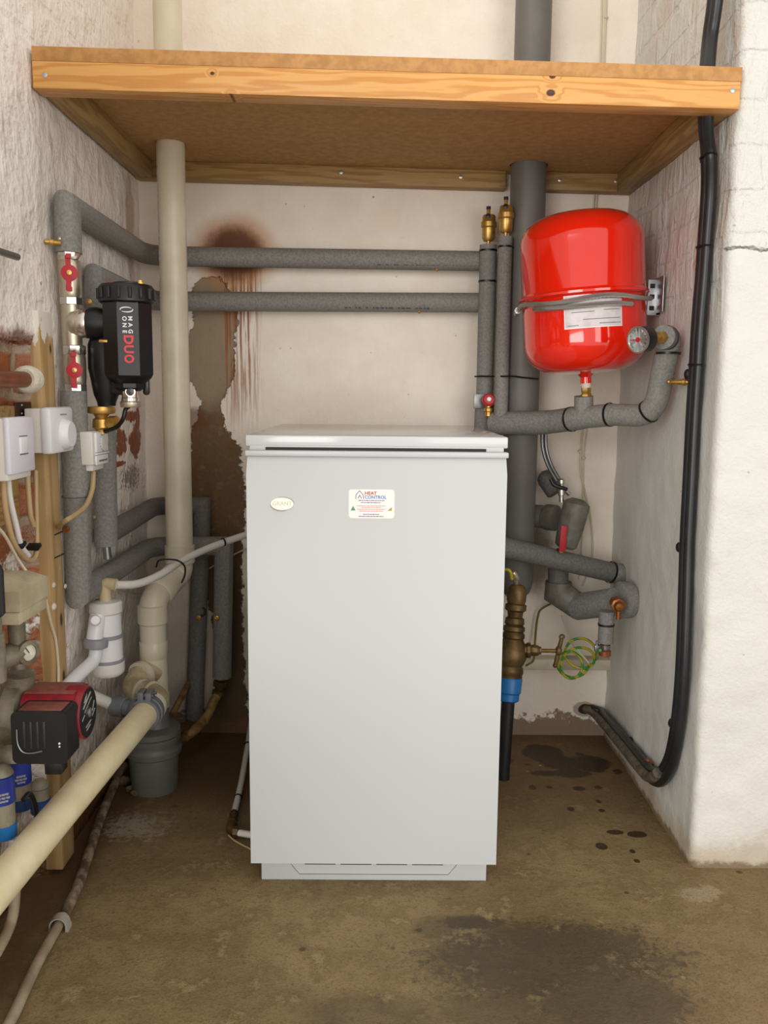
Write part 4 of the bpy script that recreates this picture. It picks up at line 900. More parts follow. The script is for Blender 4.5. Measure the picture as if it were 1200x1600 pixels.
# electrics
M['txpale'] = simple('faint_print', '9d9a98', .6)
def wallbox(T, name, y0, y1, z0, z1, x0, x1, mat, bev, of=None): return T.part(name, MB().box((x0, y0, z0), (x1, y1, z1), bev), mat, of)
sp0, sp1 = PX(15, 652, -.575), PX(53, 738, -.575)
y0, y1 = PX(13, 690, -.575).y, PX(52.5, 690, -.575).y; zt, zb = PX(30, 651, -.575).z, PX(30, 740, -.575).z
FS = Thing('fused_switch', 'lilac-white rocker switch on a cream back box at the left edge', 'switch', (XL, (y0+y1)/2, (zt+zb)/2))
FS.part('back_box', MB().box((-.625, y0+.002, zb-.010), (-.579, y1-.004, zt-.002), .004), 'whitec')
fp = FS.part('faceplate', MB().box((-.584, y0, zb), (-.573, y1, zt), .004), 'switch')
ym = (y0+y1)/2; zm = (zt+zb)/2
FS.part('rocker', MB().box((-.575, ym-.012, zm-.014), (-.5705, ym+.018, zm+.013), .002), 'white', of=fp)
FS.part('rocker_gap', MB().box((-.5735, ym-.013, zm-.0158), (-.5722, ym+.019, zm-.0142)).box((-.5735, ym-.013, zm+.0135), (-.5722, ym+.019, zm+.0148)), 'txgrey', of=fp)
y0, y1 = PX(79, 670, -.575).y, PX(114.5, 670, -.575).y; zt, zb = PX(95, 636, -.575).z, PX(95, 708, -.575).z
y0b = y0
TH = Thing('frost_thermostat', 'square white thermostat box with large round dial beside the rocker switch', 'thermostat', (XL, (y0+y1)/2, (zt+zb)/2))
TH.part('back_plate', MB().box((-.622, y0+.004, zb+.002), (-.592, y1-.002, zt-.002), .003), 'whitec')
cv = TH.part('cover', MB().box((-.594, y0, zb), (-.574, y1, zt), .006), 'white')
ym, zm = y0+(y1-y0)*.58, zb+(zt-zb)*.40
TH.part('dial', MB().lathe([(.0285, 0), (.0285, .004), (.024, .012), (.022, .014), (0, .0145)], (-.5745, ym, zm), X, 36), 'white', of=cv)
TH.part('print', MB().box((-.5742, ym-.02, zt-.015), (-.5737, ym+.012, zt-.012)), 'txpale', of=cv)
# strap-on pipe thermostat
xr0 = -.552; y0, y1 = PX(145, 700, xr0).y, PX(167, 700, xr0).y; zt, zb = PX(150, 674, xr0).z, PX(150, 728, xr0).z
PT = Thing('pipe_thermostat', 'small off-white thermostat box strapped to the grey lagged pipe', 'thermostat', (xr0, y0, zb))
bxp = PT.part('casing', MB().box((-.583, y0, zb+.002), (xr0, y1, zt), .003).box((-.58, y0+.008, zb-.010), (xr0-.004, y1-.012, zb+.004), .002), 'whitec')
fp = PT.part('front_panel', MB().box((xr0-.001, y0+.012, zb+.026), (xr0+.004, y1-.002, zt-.002), .0015).box((xr0-.001, y0+.012, zb+.001), (xr0+.003, y1-.002, zb+.020), .0015).box((xr0-.001, y0+.010, zb+.0215), (xr0+.005, y1, zb+.0245), .001), 'white')
yd, zd_ = (y0+y1)/2+.006, zb+(zt-zb)*.67
PT.part('dial', MB().lathe([(.0135, 0), (.0135, .0012), (.011, .002), (0, .0021)], (xr0+.004, yd, zd_), X, 28), 'whitec', of=fp)
tk = MB()
for k in range(9):
    a = math.radians(100+k*22); tk.tube([(xr0+.0044, yd+.0155*math.cos(a), zd_+.0155*math.sin(a)), (xr0+.0044, yd+.018*math.cos(a), zd_+.018*math.sin(a))], .0006, 4)
tk.box((xr0+.0028, y0+.026, zb+.007), (xr0+.0034, y1-.010, zb+.0105))
PT.part('print', tk, 'txgrey', of=fp)
# timber post let into the wall
def post_mat():
    g = G('pine_post_with_white_paint', .6); x, y, z = g.pos()
    w = g.math('SINE', ((y+x)*70+g.noise(2.6, 3, .5, g.vec(x*8, y*8, z*1.1))*6)*6.283*.35)
    col = g.mix(g.ss(w, -.3, 1.), 'bb9b6c', 'a48556')
    for (px, py, r) in ((97, 968, .006), (101, 1058, .0065), (70, 755, .004), (80, 545, .004)):
        p = PX(px, py, -.61); col = g.mix(g.blob(y, z, p.y, p.z, r, r*2.1, .5, 0.), col, '3a230f'); col = g.mix(g.blob(y, z, p.y, p.z, r*1.8, r*3.2, .9, 0.)*.3, col, '5f3e1c')
    n2 = g.noise(26, 5, .65, g.vec(x*1.2, y*1.2, z*.6)); zt_ = PX(75, 540, -.615).z
    col = g.mix(g.ss(z+(n2-.5)*.16-(x+.63)*.9, zt_-.004, zt_+.004), col, 'd9d2c8')
    col = g.mix(g.ss(x+(n2-.5)*.012, -.639, -.642)*g.ss(z, .62, .6)*g.ss(z, .44, .46), col, 'cfc4b2')
    m = g.ss(n2, .68, .71)*g.ss(z, .62, .58)*g.ss(z, .36, .4); col = g.mix(m, col, 'd6cab6')
    col = g.mix(g.ss(z, .32, .16)*.45, col, '5e401c'); g.color(col); g.bump(n2, .0012); return g.m
M['post'] = post_mat()
pt_, pb_ = PX(60, 486, -.62).z, PX(105, 1345, -.62).z
solo('timber_post', MB().box((-.648, 1.575, .012), (-.6115, 1.642, pt_), .002), 'post', 'knotty pine post on the left wall, painted white at its top', 'post', at=(0, 0, 0))
for px, py, lbl in ((99, 832, 'upper'), (99, 868, 'lower')):
    p = PX(px, py, -.611)
    solo('pencil_mark', MB().tube([PX(86, py+4, -.6112), PX(101, py-3, -.6112)], .0013, 6), 'dark', 'dark %s saw mark across the face of the pine post' % lbl, 'mark', 'dark marks across the pine post') if 0 else None
mk = MB()
p4 = bpy.data.objects['timber_post']
for py in (832, 868):
    a, b = PX(85, py+4, -.6113), PX(100, py-3, -.6113); mk.tube([a, b], .0013, 6)
o_ = obj('saw_mark', mk, 'dark', p4.location, p4); o_['label'] = 'two dark slanting marks'
for (px, py, s) in ((102, 916, .006), (106, 1008, .006), (84, 914, .007), (84, 948, .009)):
    o_ = obj('plaster_blob', MB().ball(PX(px, py, -.611), s, 10, (.5, 1, .8)), 'sealant', p4.location, p4)
# timber offcut, rod, copper pipe in the wall
tb0 = PX(24, 650, -.636)
solo('timber_batten', MB().box((-.66, tb0.y-.30, PX(10, 658, -.63).z), (-.63, tb0.y, PX(10, 634, -.63).z), .002), 'battenx', 'short timber batten behind the rocker switch', 'batten')
solo('timber_backing', MB().box((-.662, PX(4, 800, -.64).y, PX(20, 818, -.64).z), (-.645, PX(36, 800, -.64).y, PX(20, 742, -.64).z), .002), 'batten', 'timber backing board behind the cables under the switch', 'board')
rd = PX(28, 402, -.59)
solo('steel_rod', MB().lathe([(.0, 0), (.0048, .001), (.0058, .003), (.0058, .36)], rd, V((-.02, -1, -.02)), 14), 'dulls', 'grey steel rod sticking out along the left wall at the edge', 'rod')
cr = PX(42, 593, -.600)
CP = Thing('copper_pipe', 'oxidised copper pipe ending in a white sealed collar by the pine post', 'pipe', cr)
CP.part('pipe', MB().tube([cr+V((0, .01, 0)), cr+V((-.0, -.36, -.004))], .0135, 18), 'copper')
CP.part('collar', MB().lathe([(.0135, -.012), (.018, -.013), (.0225, -.008), (.0235, .002), (.022, .012), (.0215, .02), (.019, .03), (.012, .038), (0, .04)], cr, Y, 26).ring(cr+V((0, .004, 0)), Y, .022, .002, 26, 6).ring(cr+V((0, .016, 0)), Y, .0205, .002, 26, 6), 'sealant', label='white ribbed collar')
mp0, mp1 = PX(25, 652, -.628), PX(49, 628, -.628)
mp = Thing('metal_plate', 'dark brown metal plate between the copper pipe and the white thermostat', 'plate', mp0)
mp.part('plate', MB().box((-.632, mp0.y, mp0.z), (-.628, mp1.y, mp1.z), .001), simple('brown_steel', '3d2418', .5, .3))
mp.part('screw', MB().ball(PX(34, 633, -.6275), .0022, 8).ball(PX(34, 646, -.6275), .0022, 8), 'steel')
# cables below the switch
XC = -.606
def wcab(name, pts, r, mat, label): return solo(name, MB().tube(smooth([PX(a, b, c if len(t) else XC) for a, b, c, *t in [(p+(XC,))[:3]+((1,) if len(p) > 2 else ()) for p in pts]]), r, 10), mat, label, 'cable', 'cables under the rocker switch')
wcab('cable', [(5, 742), (8, 790), (18, 838), (30, 862), (44, 876), (54, 872), (58, 858)], .0048, 'cableb', 'beige cable looping from the switch box, outermost of the loop')
wcab('cable', [(12, 738), (16, 780), (25, 820), (33, 852), (44, 868)], .0048, 'cablew', 'white cable hanging from the switch box into the cable loop')
wcab('cable', [(42, 730), (45, 775), (48, 805), (53, 822)], .0045, 'cableb', 'short beige cable from the right end of the switch box')
wcab('cable', [(56, 735, -.62), (57, 790, -.618), (58, 835, -.61), (58, 860)], .004, 'cableb', 'thin beige cable running down tight against the pine post')
wcab('cable', [(-8, 820), (8, 838), (28, 874), (50, 905, -.59)], .0028, 'cablec', 'thin cream wire slanting down to the beige valve head')
wcab('cable', [(72, 938, -.605), (80, 975, -.609), (87, 1000, -.6085), (91, 1040, -.6085), (91, 1075, -.606)], .0028, 'cablec', 'thin wire hanging down the face of the pine post')
for px, py, l in ((33, 851, 'black cable clip holding the cable loop, the left one'), (57, 854, 'black cable clip against the pine post')):
    c = PX(px, py, XC+.002); solo('cable_clip', MB().box(c+V((-.016, -.008, -.004)), c+V((.006, .010, .003)), .0015, Matrix.Rotation(.35, 3, 'X')), 'tie', l, 'cable clip', 'black clips on the left cables')
# cable from pipe thermostat
wire('cable', [PX(146, 737, -.563), PX(144, 765, -.560), PX(134, 790, -.560), PX(118, 804, -.561), PX(102, 814, -.566), PX(90, 824, -.612)], .0048, 'cableb', 'beige cable curving from the pipe thermostat to the pine post')
# motorised valve head
xb = -.515; y0, y1 = PX(31, 950, xb).y, PX(76, 940, xb).y; zt, zb = PX(40, 905, xb).z, PX(31, 957, xb).z
ZV = Thing('zone_valve', 'aged beige motorised valve head at the left edge beside the pine post', 'valve', (-.56, (y0+y1)/2, zb))
mb = MB(); x0 = -.612; i = .020
mb.add([(x0, y0, zb), (xb, y0, zb), (xb, y1, zb), (x0, y1, zb), (x0, y0, zb+.03), (xb, y0, zb+.03), (xb, y1, zb+.03), (x0, y1, zb+.03), (x0+i, y0+i, zt), (xb-i, y0+i, zt), (xb-i, y1-i, zt), (x0+i, y1-i, zt)],
       [(0, 1, 5, 4), (1, 2, 6, 5), (2, 3, 7, 6), (3, 0, 4, 7), (4, 5, 9, 8), (5, 6, 10, 9), (6, 7, 11, 10), (7, 4, 8, 11), (8, 9, 10, 11), (3, 2, 1, 0)])
ZV.part('cover', mb, 'boxb'); ZV.part('base_plate', MB().box((x0, y0+.002, zb-.020), (xb-.002, y1-.002, zb-.001), .002), 'boxb')
bp_ = PX(26, 985, -.555)
ZV.part('body', MB().lathe([(.016, .05), (.016, .016), (.013, .014), (.013, -.02), (.018, -.022), (.018, -.045)], V((bp_.x, bp_.y, bp_.z)), Z, 20).lathe([(.018, 0), (.018, .05), (.013, .06)], V((bp_.x, bp_.y, bp_.z-.035)), V((-.35, -1, 0)), 18), 'bronze', label='dusty metal valve body')
gp_ = PX(46, 1020, -.535)
GA = Thing('pressure_gauge', 'small dusty round gauge beside the beige valve head', 'gauge', gp_)
gn_ = V((.86, -.5, .05)).normalized()
GA.part('case', MB().lathe([(0, -.026), (.0165, -.026), (.019, -.020), (.019, 0), (.0125, .002), (.0125, -.002)], gp_, gn_, 28), 'bronze')
GA.part('dial', MB().lathe([(.0128, -.004), (.0128, -.0015), (0, -.0015)], gp_, gn_, 28), 'sealant'); GA.part('needle', MB().tube([gp_-gn_*.0005, gp_-gn_*.0005+V((-.003, -.005, .009))], .0007, 5), 'tie')
GA.part('stem', MB().tube([gp_-gn_*.02, gp_-gn_*.02+V((-.03, .0, -.006))], .009, 12).lathe([(.012, 0), (.012, .014)], gp_+V((-.035, .035, -.004)), V((.3, 1, 0)), 6), 'bronze')
ku = PX(3, 930, -.52)
SV = Thing('safety_valve', 'black valve knob on a metal body at the left edge', 'valve', ku)
SV.part('knob', MB().lathe([(.0, .045), (.020, .043), (.0225, .036), (.0225, -.024), (.019, -.028)], ku+V((-.016, -.01, 0)), Z, 20), 'black')
SV.part('body', MB().lathe([(.017, -.028), (.017, -.05), (.02, -.052), (.02, -.12), (.015, -.124)], ku+V((-.016, -.01, 0)), Z, 16), 'bronze')
SV.part('red_tag', MB().box(PX(3, 1050, -.53)+V((-.006, -.006, -.010)), PX(3, 1050, -.53)+V((.004, .004, .010)), .002), 'txduo')
un = PX(31, 1060, -.583)
UN = solo('union_nut', MB().lathe([(.020, .013), (.0235, .010), (.0235, -.013), (.019, -.017), (.012, -.018), (.012, -.03)], un, Z, 6).tube([un, un+V((0, 0, .035))], .011, 14), 'bronze', 'big dusty hexagon nut above the red pump', 'nut')
# circulation pump
pcn = PX(139, 1113, -.462)
PU = Thing('circulation_pump', 'dusty red circulation pump with black control box, left wall', 'pump', pcn)
xf = -.463; yc, zc_ = pcn.y, pcn.z; hr = .0405
sq = lambda r, e, N=10: [(a, b) for k in range(4) for a, b in [((r-e)*[1, -1, -1, 1][k]+e*math.cos(math.radians(90*k+90*j/N)), (r-e)*[1, 1, -1, -1][k]+e*math.sin(math.radians(90*k+90*j/N))) for j in range(N+1)]]
PU.part('motor_housing', MB().prism(sq(hr, .022), (-.555, yc, zc_), Y, Z, (.082, 0, 0)).lathe([(.0435, -.02), (.0435, 0), (.042, .008), (.040, .0095)], (xf-.010, yc, zc_), X, 40), 'redpump', label='red motor housing')
np_ = PU.part('nameplate', MB().lathe([(.0395, 0), (.0395, .0012), (.010, .0012), (.009, -.003), (.0, -.003)], (xf-.001, yc, zc_), X, 40), 'black', label='round black nameplate')
sc2 = MB(); sc2.lathe([(.0082, -.004), (.0082, .003), (.006, .0045), (0, .0045)], (xf, yc, zc_), X, 20); PU.part('vent_screw', sc2, 'dulls', of=np_)
tp = MB(); fx = xf+.0004
def nb(a, b, c, d, w): tp.tube([(fx, yc+a, zc_+b), (fx, yc+c, zc_+d)], w, 5)
nb(-.024, .014, .012, .030, .0012); nb(-.018, .006, .016, .020, .0006); nb(-.030, -.004, -.018, .002, .0007); nb(.018, -.004, .028, .010, .0007); nb(.016, -.012, .030, -.004, .0006); nb(-.014, -.020, .010, -.016, .0009); nb(-.012, -.026, .006, -.022, .0009)
tp.prism([(-.020, .022), (-.010, .021), (-.004, .033), (-.012, .029)], (fx-.0002, yc, zc_), Y, Z, (.0004, 0, 0))
PU.part('nameplate_print', tp, 'txpale', of=np_)
PU.part('dust_layer', MB().box((-.553, yc-hr+.014, zc_+hr-.001), (-.476, yc+hr-.014, zc_+hr+.0007), .0006), 'dust', label='layer of brown dust on top')
cy0 = yc-hr-.046; cz_ = zc_-.004
cb_ = PU.part('control_box', MB().prism(sq(.041, .009, 4), (-.508, cy0, cz_-.004), X*1.02, Z*1.0, (0, .05, 0)), 'black')
PU.part('box_dust', MB().box((-.540, cy0+.006, cz_+.0363), (-.476, cy0+.044, cz_+.0376), .0006), 'dust', of=cb_)
gl = MB()
for k in range(4): gl.box((-.532+k*.010, cy0-.001, cz_-.020), (-.5285+k*.010, cy0+.002, cz_+.022), .0006)
PU.part('cooling_rib', gl, 'blackp', of=cb_)
PU.part('clip', MB().tube(smooth([(-.541, cy0-.001, cz_+.010), (-.540, cy0-.002, cz_-.012), (-.533, cy0-.002, cz_-.025), (-.52, cy0-.002, cz_-.027), (-.504, cy0-.001, cz_-.024)]), .0012, 6), 'dulls', of=cb_)
PU.part('terminal', MB().box((-.506, cy0+.008, cz_-.066), (-.480, cy0+.036, cz_-.044), .002), 'black', of=cb_)
PU.part('indicator', MB().ball((-.478, cy0-.0005, cz_-.012), .0018, 8).ball((-.478, cy0-.0005, cz_-.017), .0015, 8), 'dialw', of=cb_)
PU.part('volute', MB().lathe([(.05, 0), (.055, .008), (.052, .03), (.04, .036)], (-.592, yc, zc_), X, 28).tube([(-.578, yc, zc_), (-.572, yc, zc_+.062)], .024, 16).tube([(-.578, yc, zc_), (-.58, yc-.02, zc_-.075)], .024, 16), 'bronze')
# push-fit couplings below the pump
def coupling(px, p0, p1, p2, p3, Xc, r, label, low='blueb', upm='blued', prt=True):
    a = [PX(px, p, Xc) for p in (p0, p1, p2, p3)]; Yc = a[1].y; z = [q.z for q in a]; o = V((Xc, Yc, 0))
    t = Thing('pipe_coupling', label, 'coupling', V((Xc, Yc, z[3])), 'blue and grey pipe couplings')
    n = t.part('nut', MB().lathe([(r*.62, z[0]), (r*.98, z[0]-.003), (r, z[1])], o, Z, 20), upm)
    t.part('dusty_shoulder', MB().lathe([(0, z[0]+.0145), (r*.45, z[0]+.0135), (r*.78, z[0]+.008), (r*.97, z[0]-.001)], o, Z, 20), 'clearg')
    if prt:
        d = V((.55, -.83, 0)).normalized(); s = Z.cross(d); q = o+d*(r*1.0+.0002)+Z*(z[0]*.42+z[1]*.58)
        m_ = MB()
        for k, w in enumerate((.014, .018, .012)):
            for e in range(3): m_.box(q+s*(-w/2+e*w*.36)-Z*(.0055*k)+V((-.0008, -.0008, -.0014)), q+s*(-w/2+e*w*.36+w*.2)-Z*(.0055*k)+V((.0008, .0008, .0014)))
        t.part('print', m_, 'txpale', of=n)
    t.part('body', MB().lathe([(r*.92, z[1]), (r*.92, z[2]), (r*.7, z[2]-.004)], o, Z, 20), 'clearg')
    t.part('nut', MB().lathe([(r, z[2]), (r*.96, z[3]+.002), (r*.7, z[3])], o, Z, 20), low); return t
coupling(30, 1182, 1222, 1246, 1266, -.612, .0205, 'blue and grey pipe coupling under the pump, further from the left edge')
coupling(3, 1206, 1252, 1288, 1312, -.575, .0200, 'blue and grey pipe coupling cut by the left edge of the photo', 'blue')
coupling(62, 1228, 1232, 1248, 1272, -.632, .0185, 'blue and grey pipe coupling low beside the pine post foot', 'blueb', 'clearg', False)
solo('cable_loop', MB().tube(smooth([PX(36, 1250, -.575), PX(46, 1240, -.572), PX(54, 1256, -.57), PX(57, 1280, -.575), PX(52, 1296, -.58)]), .0042, 8), 'rubber', 'short black and white looped cable in front of the couplings', 'cable')
q_ = PX(22, 1310, -.60); solo('white_pipe', MB().tube([q_, PX(21, 1356, -.60), PX(12, 1400, -.60)], .0095, 14), 'hose', 'white pipe stub below the couplings, behind the cream waste pipe', 'pipe')
solo('white_hose', MB().tube(smooth([PX(24, 1390, -.588), PX(21, 1425, -.588), PX(12, 1455, -.586), PX(-6, 1490, -.582)]), .0085, 12), 'conduit', 'grubby white hose curving out under the cream waste pipe at the left edge', 'hose')
# cream stack
lowY = 1.965
sp0 = V((SX, SYY, TOP-.1)); sm = PY(268.5, 862, SYY); s1 = PY(268, 880, SYY); s2 = PY(238, 938, lowY); s3 = PY(237.5, 1075, lowY)
lx, ly = s2.x, lowY
ST = Thing('drain_stack', 'tall cream plastic stack pipe through the shelf on the left', 'pipe', s3)
ST.part('pipe', MB().tube([sp0, V((SX, SYY, sm.z))], .0325, 28), 'cream')
rd_ = random.Random(3); z_ = .93
while z_ < 1.46:
    w = rd_.uniform(.003, .010); c = V((SX-.0275, SYY-.0175, z_)); ST.part('printed_marking', MB().box(c+V((-.0008, -.0012, 0)), c+V((.0008, .0006, w))), 'txpale'); z_ += w+rd_.choice((.004, .004, .02))
za, zb = PY(268, 852, SYY).z, PY(268, 878, SYY).z
ST.part('collar', MB().lathe([(.0325, za+.001), (.0365, za), (.0365, zb), (.033, zb-.004)], (SX, SYY, 0), Z, 28), 'cream')
mid_ = V((SX, SYY, zb-.02)); m2 = V((lx, ly, PY(238, 938, lowY).z))
ST.part('offset_bend', MB().tube(fil([V((SX, SYY, zb+.01)), V((SX, SYY, zb-.024)), m2, V((lx, ly, m2.z-.04))], [.022, .03], 6), .0318, 26), 'cream')
dv_ = (m2-mid_).normalized(); ST.part('bend_socket', MB().lathe([(.0318, -.002), (.0348, 0), (.0348, .03), (.0318, .034)], mid_.lerp(m2, .58), dv_, 26).lathe([(.0318, -.002), (.0338, 0), (.0338, .022), (.0318, .024)], mid_.lerp(m2, .08), dv_, 26), 'cream')
zz = [PY(238, p, lowY).z for p in (946, 972, 1002, 1026, 1084)]
ST.part('coupling', MB().lathe([(.0305, zz[0]+.003), (.0345, zz[0]), (.0345, zz[1]), (.031, zz[1]-.003)], (lx, ly, 0), Z, 28), 'cream')
ST.part('lower_pipe', MB().lathe([(.0305, zz[1]+.01), (.0305, zz[2]-.01)], (lx, ly, 0), Z, 28), 'cream')
ST.part('coupling', MB().lathe([(.031, zz[2]+.002), (.0325, zz[2]), (.0325, zz[3]), (.031, zz[3]-.002)], (lx, ly, 0), Z, 28), 'cream')
zpot = PZ(242, 1231)
tp_ = V((lx, ly, PY(238, 1046, lowY).z))
j = [tp_, PY(221, 1056, 1.925), PY(200, 1077, 1.885), PY(252, 1090, 1.845)]
wl = PX(-30, 1418, -.535); ws = PY(233, 1108, 1.775); dW = (wl-ws).normalized()
ST.part('tee', MB().lathe([(.0315, zz[3]+.001), (.0315, zz[4]), (.0335, zz[4]), (.0335, zz[4]-.03), (.031, zz[4]-.032)], (lx, ly, 0), Z, 28), 'cream')
d1_ = (j[1]-j[0]).normalized()
ST.part('tee_branch', MB().tube([j[0], j[1]-d1_*.004], .0305, 28), 'creamd')
def lip(T, name, c, d, r=.0285, e=.004, w=.008): return T.part(name, MB().lathe([(r-.002, -w*.6), (r+e, -w*.5), (r+e+.0008, 0), (r+e, w*.5), (r-.004, w*.55)], c, d, 30), 'cream')
lip(ST, 'tee_socket', j[1], d1_, .030, .004, .014)
BR = Thing('waste_pipe', 'long cream waste pipe running forward from the stack along the left wall', 'pipe', ws)
jm = j[2].lerp(j[3], .5); dm2 = (j[3]-j[2]).normalized(); eb = j[3]
l1 = min((j[2]-j[1]).length, (jm-j[2]).length)*.95
e1_ = fil([j[1], j[2], jm], l1, 10); BR.part('elbow', MB().tube(e1_, .0275, 28), 'creamd')
lip(BR, 'elbow_ring', j[2].lerp(j[3], .42), dm2, .0275, .0035, .006); 
w0_ = ws+dW*.004; l2 = min((j[3]-jm).length, (w0_-j[3]).length)*.95
BR.part('elbow', MB().tube(fil([j[2].lerp(j[3], .4), j[3], w0_], l2, 10), .028, 28), 'creamd')
lip(BR, 'elbow_ring', j[2].lerp(j[3], .72), dm2, .028, .0035, .006)
lip(BR, 'socket', ws-dW*.012, dW, .028, .0045, .016)
BR.part('pipe', MB().tube([ws-dW*.01, wl], .0275, 30), 'creamw')
kc_ = ws+dW*.016; su, sw2, _ = frame_of(dW)
CL = Thing('boss_clamp', 'grey plastic strap boss clamped round the cream waste pipe', 'clamp', kc_)
up = (Z-dW*Z.dot(dW)).normalized(); sd_ = dW.cross(up)
if sd_.x > 0: sd_ = -sd_
CL.part('strap', MB().lathe([(.0278, -.017), (.0335, -.017), (.0335, .017), (.0278, .017)], kc_, dW, 30).lathe([(.0335, -.005), (.036, -.004), (.036, .004), (.0335, .005)], kc_, dW, 30), 'clamp')
for sgn in (-1, 1):
    c = kc_+up*.038+sd_*(.0-sgn*.0085); CL.part('lug', MB().box(c+V((-.0065, -.017, -.008)), c+V((.0065, .017, .010)), .002), 'clamp')
CL.part('bolt', MB().tube([kc_+up*.040+sd_*.02-dW*.008, kc_+up*.040-sd_*.02-dW*.008], .0032, 8).tube([kc_+up*.040+sd_*.02+dW*.008, kc_+up*.040-sd_*.02+dW*.008], .0032, 8), 'dulls')
bo = PY(196, 1106, (kc_.y)+.012); bd_ = (bo-kc_).normalized(); bl_ = (bo-kc_).length
CL.part('boss', MB().lathe([(.030, .02), (.022, .034), (.0175, .038), (.0175, bl_+.004)], kc_, bd_, 24), 'clamp')
CL.part('boss_nut', MB().lathe([(.0205, bl_), (.0225, bl_+.002), (.0225, bl_+.028), (.019, bl_+.031), (.013, bl_+.031)], kc_, bd_, 14), 'clamp')
be_ = kc_+bd_*(bl_+.028)
# drain pot on the floor
zq = [PY(242, p, zpot.y-.058).z for p in ()]
PO = Thing('drain_pot', 'dark grey round drain adaptor standing on the floor under the cream stack', 'drain', (zpot.x, zpot.y, 0))
po = V((zpot.x, zpot.y, 0)); zlid_ = PY(243, 1135, zpot.y).z
PO.part('body', MB().lathe([(.0, 0), (.052, 0), (.0535, .006), (.0585, zlid_-.062), (.0585, zlid_-.05)], po, Z, 40), 'pot')
PO.part('ring', MB().lathe([(.0585, zlid_-.066), (.0645, zlid_-.062), (.0655, zlid_-.050), (.0615, zlid_-.044), (.0605, zlid_-.036), (.0635, zlid_-.030), (.0635, zlid_-.018), (.060, zlid_-.016)], po, Z, 40), 'pot')
PO.part('lid', MB().lathe([(.060, zlid_-.018), (.0635, zlid_-.014), (.0635, zlid_-.002), (.061, zlid_), (.0, zlid_+.001)], po, Z, 40), 'pot')
PO.part('spigot', MB().lathe([(.034, zlid_), (.032, zlid_+.008), (.0305, zlid_+.012), (.0305, zz[4]-.03)], V((lx+.001, ly, 0)), Z, 26), 'pot')
for px, py, s in ((198, 1225, .016), (207, 1237, .012), (216, 1243, .01), (188, 1215, .012)):
    p = PZ(px, py); m = MB().ball(p+V((-.006, .0, s*.55)), s, 8, (1, .8, .75))
    for v in m.v: v += V((noise.noise(v*60), noise.noise(v*60+V((5, 0, 0))), 0))*.005
    solo('rubble_piece', m, 'stone', {198: 'brown rubble lump left of the grey drain pot, the largest', 207: 'brown rubble lump in front of the grey drain pot, second from the pot', 216: 'small brown rubble chip touching the grey drain pot', 188: 'brown rubble lump furthest left by the floor conduit'}[px], 'rubble', 'rubble pieces by the drain pot')
# white condensate trap
tx_ = PX(165, 942, -.566); Ty = tx_.y; zT = tx_.z; zB = PX(167, 1052, -.566).z; To = V((-.566, Ty, 0))
CT = Thing('condensate_trap', 'white cylindrical condensate trap on the left wall with grey bands', 'trap', (To.x, To.y, zB))
rt = .0298; CT.part('body', MB().lathe([(rt, zT-.01), (rt+.002, zB+.03)], To, Z, 32), 'white')
CT.part('cap', MB().lathe([(.012, zT+.006), (.030, zT+.004), (rt+.0035, zT), (rt+.0035, zT-.018), (rt, zT-.022)], To, Z, 32), 'whitec')
CT.part('base_cap', MB().lathe([(.0, zB-.006), (.027, zB-.005), (rt+.003, zB), (rt+.0045, zB+.006), (rt+.0045, zB+.022), (rt+.001, zB+.026)], To, Z, 32), 'whitec')
for py in (994, 1034): CT.part('strap', MB().band(V((To.x, To.y, PX(165, py, -.566).z)), Z, rt+.0018, .008, .0015, 32), 'bandg')
br0 = V((To.x-.012, To.y-.034, PX(150, 966, -.58).z))
CT.part('outlet', MB().lathe([(.0, .022), (.0085, .022), (.0115, .018), (.0115, -.01)], br0, V((.35, -.9, .2)), 18).tube([br0+V((.004, .01, .01)), br0+V((-.002, -.004, -.045))], .0165, 18), 'white')
no = PX(150, 1004, -.578); no.y = br0.y-.004; no = PY(150, 1005, br0.y-.004)
CT.part('outlet_nut', MB().lathe([(.018, .010), (.0235, .008), (.0245, 0), (.0235, -.008), (.017, -.011)], no, V((.05, .1, 1)), 24), 'bandg')
op = [no, no+V((0, -.004, -.03)), PY(112, 1068, br0.y-.09), PY(106, 1090, br0.y-.10)]
CT.part('outlet_pipe', MB().tube(fil([no, no+V((0, -.004, -.032)), PY(108, 1068, br0.y-.09), PY(92, 1092, br0.y-.13)], [.018, .01]), .0135, 18), 'white')
solo('connecting_pipe', MB().tube([PY(120, 1076, be_.y-.06), be_], .0125, 18), 'hose', 'short white pipe between the pump and the grey strap boss', 'pipe')
# condensate hose
el = PX(162, 934, -.566); el = V((To.x, To.y, zT+.004)); e2 = V((el.x, el.y, PX(160, 914, -.566).z)); e3 = PY(180, 914, To.y-.004)
HO = Thing('condensate_hose', 'white flexible hose from the trap past the cream stack to the boiler', 'hose', e3)
HO.part('elbow', MB().tube(fil([el, e2, e3+V((.002, 0, 0))], .008), .0125, 16), 'beigep', label='beige plastic elbow')
ho = smooth([e3, PY(215, 912, 1.79), PY(250, 898, 1.86), PY(288, 874, 1.95), PY(335, 853, 2.03), PY(395, 832, 2.10)], 8)
HO.part('hose', MB().tube(ho, .0085, 14), 'hose')
HO.part('cable_tie', MB().band(PY(349, 847, 2.045), V((1, .8, .2)), .0092, .004), 'tie')
tw = [PY(244, 886, 2.03), PY(248, 876, 2.045), PY(262, 874, 1.95), PY(278, 876, 1.89), PY(288, 884, 1.90), PY(289, 897, 1.92), PY(284, 910, 1.98)]
HO.part('cable_tie', MB().tube(smooth(tw), .0022, 6), 'tie')
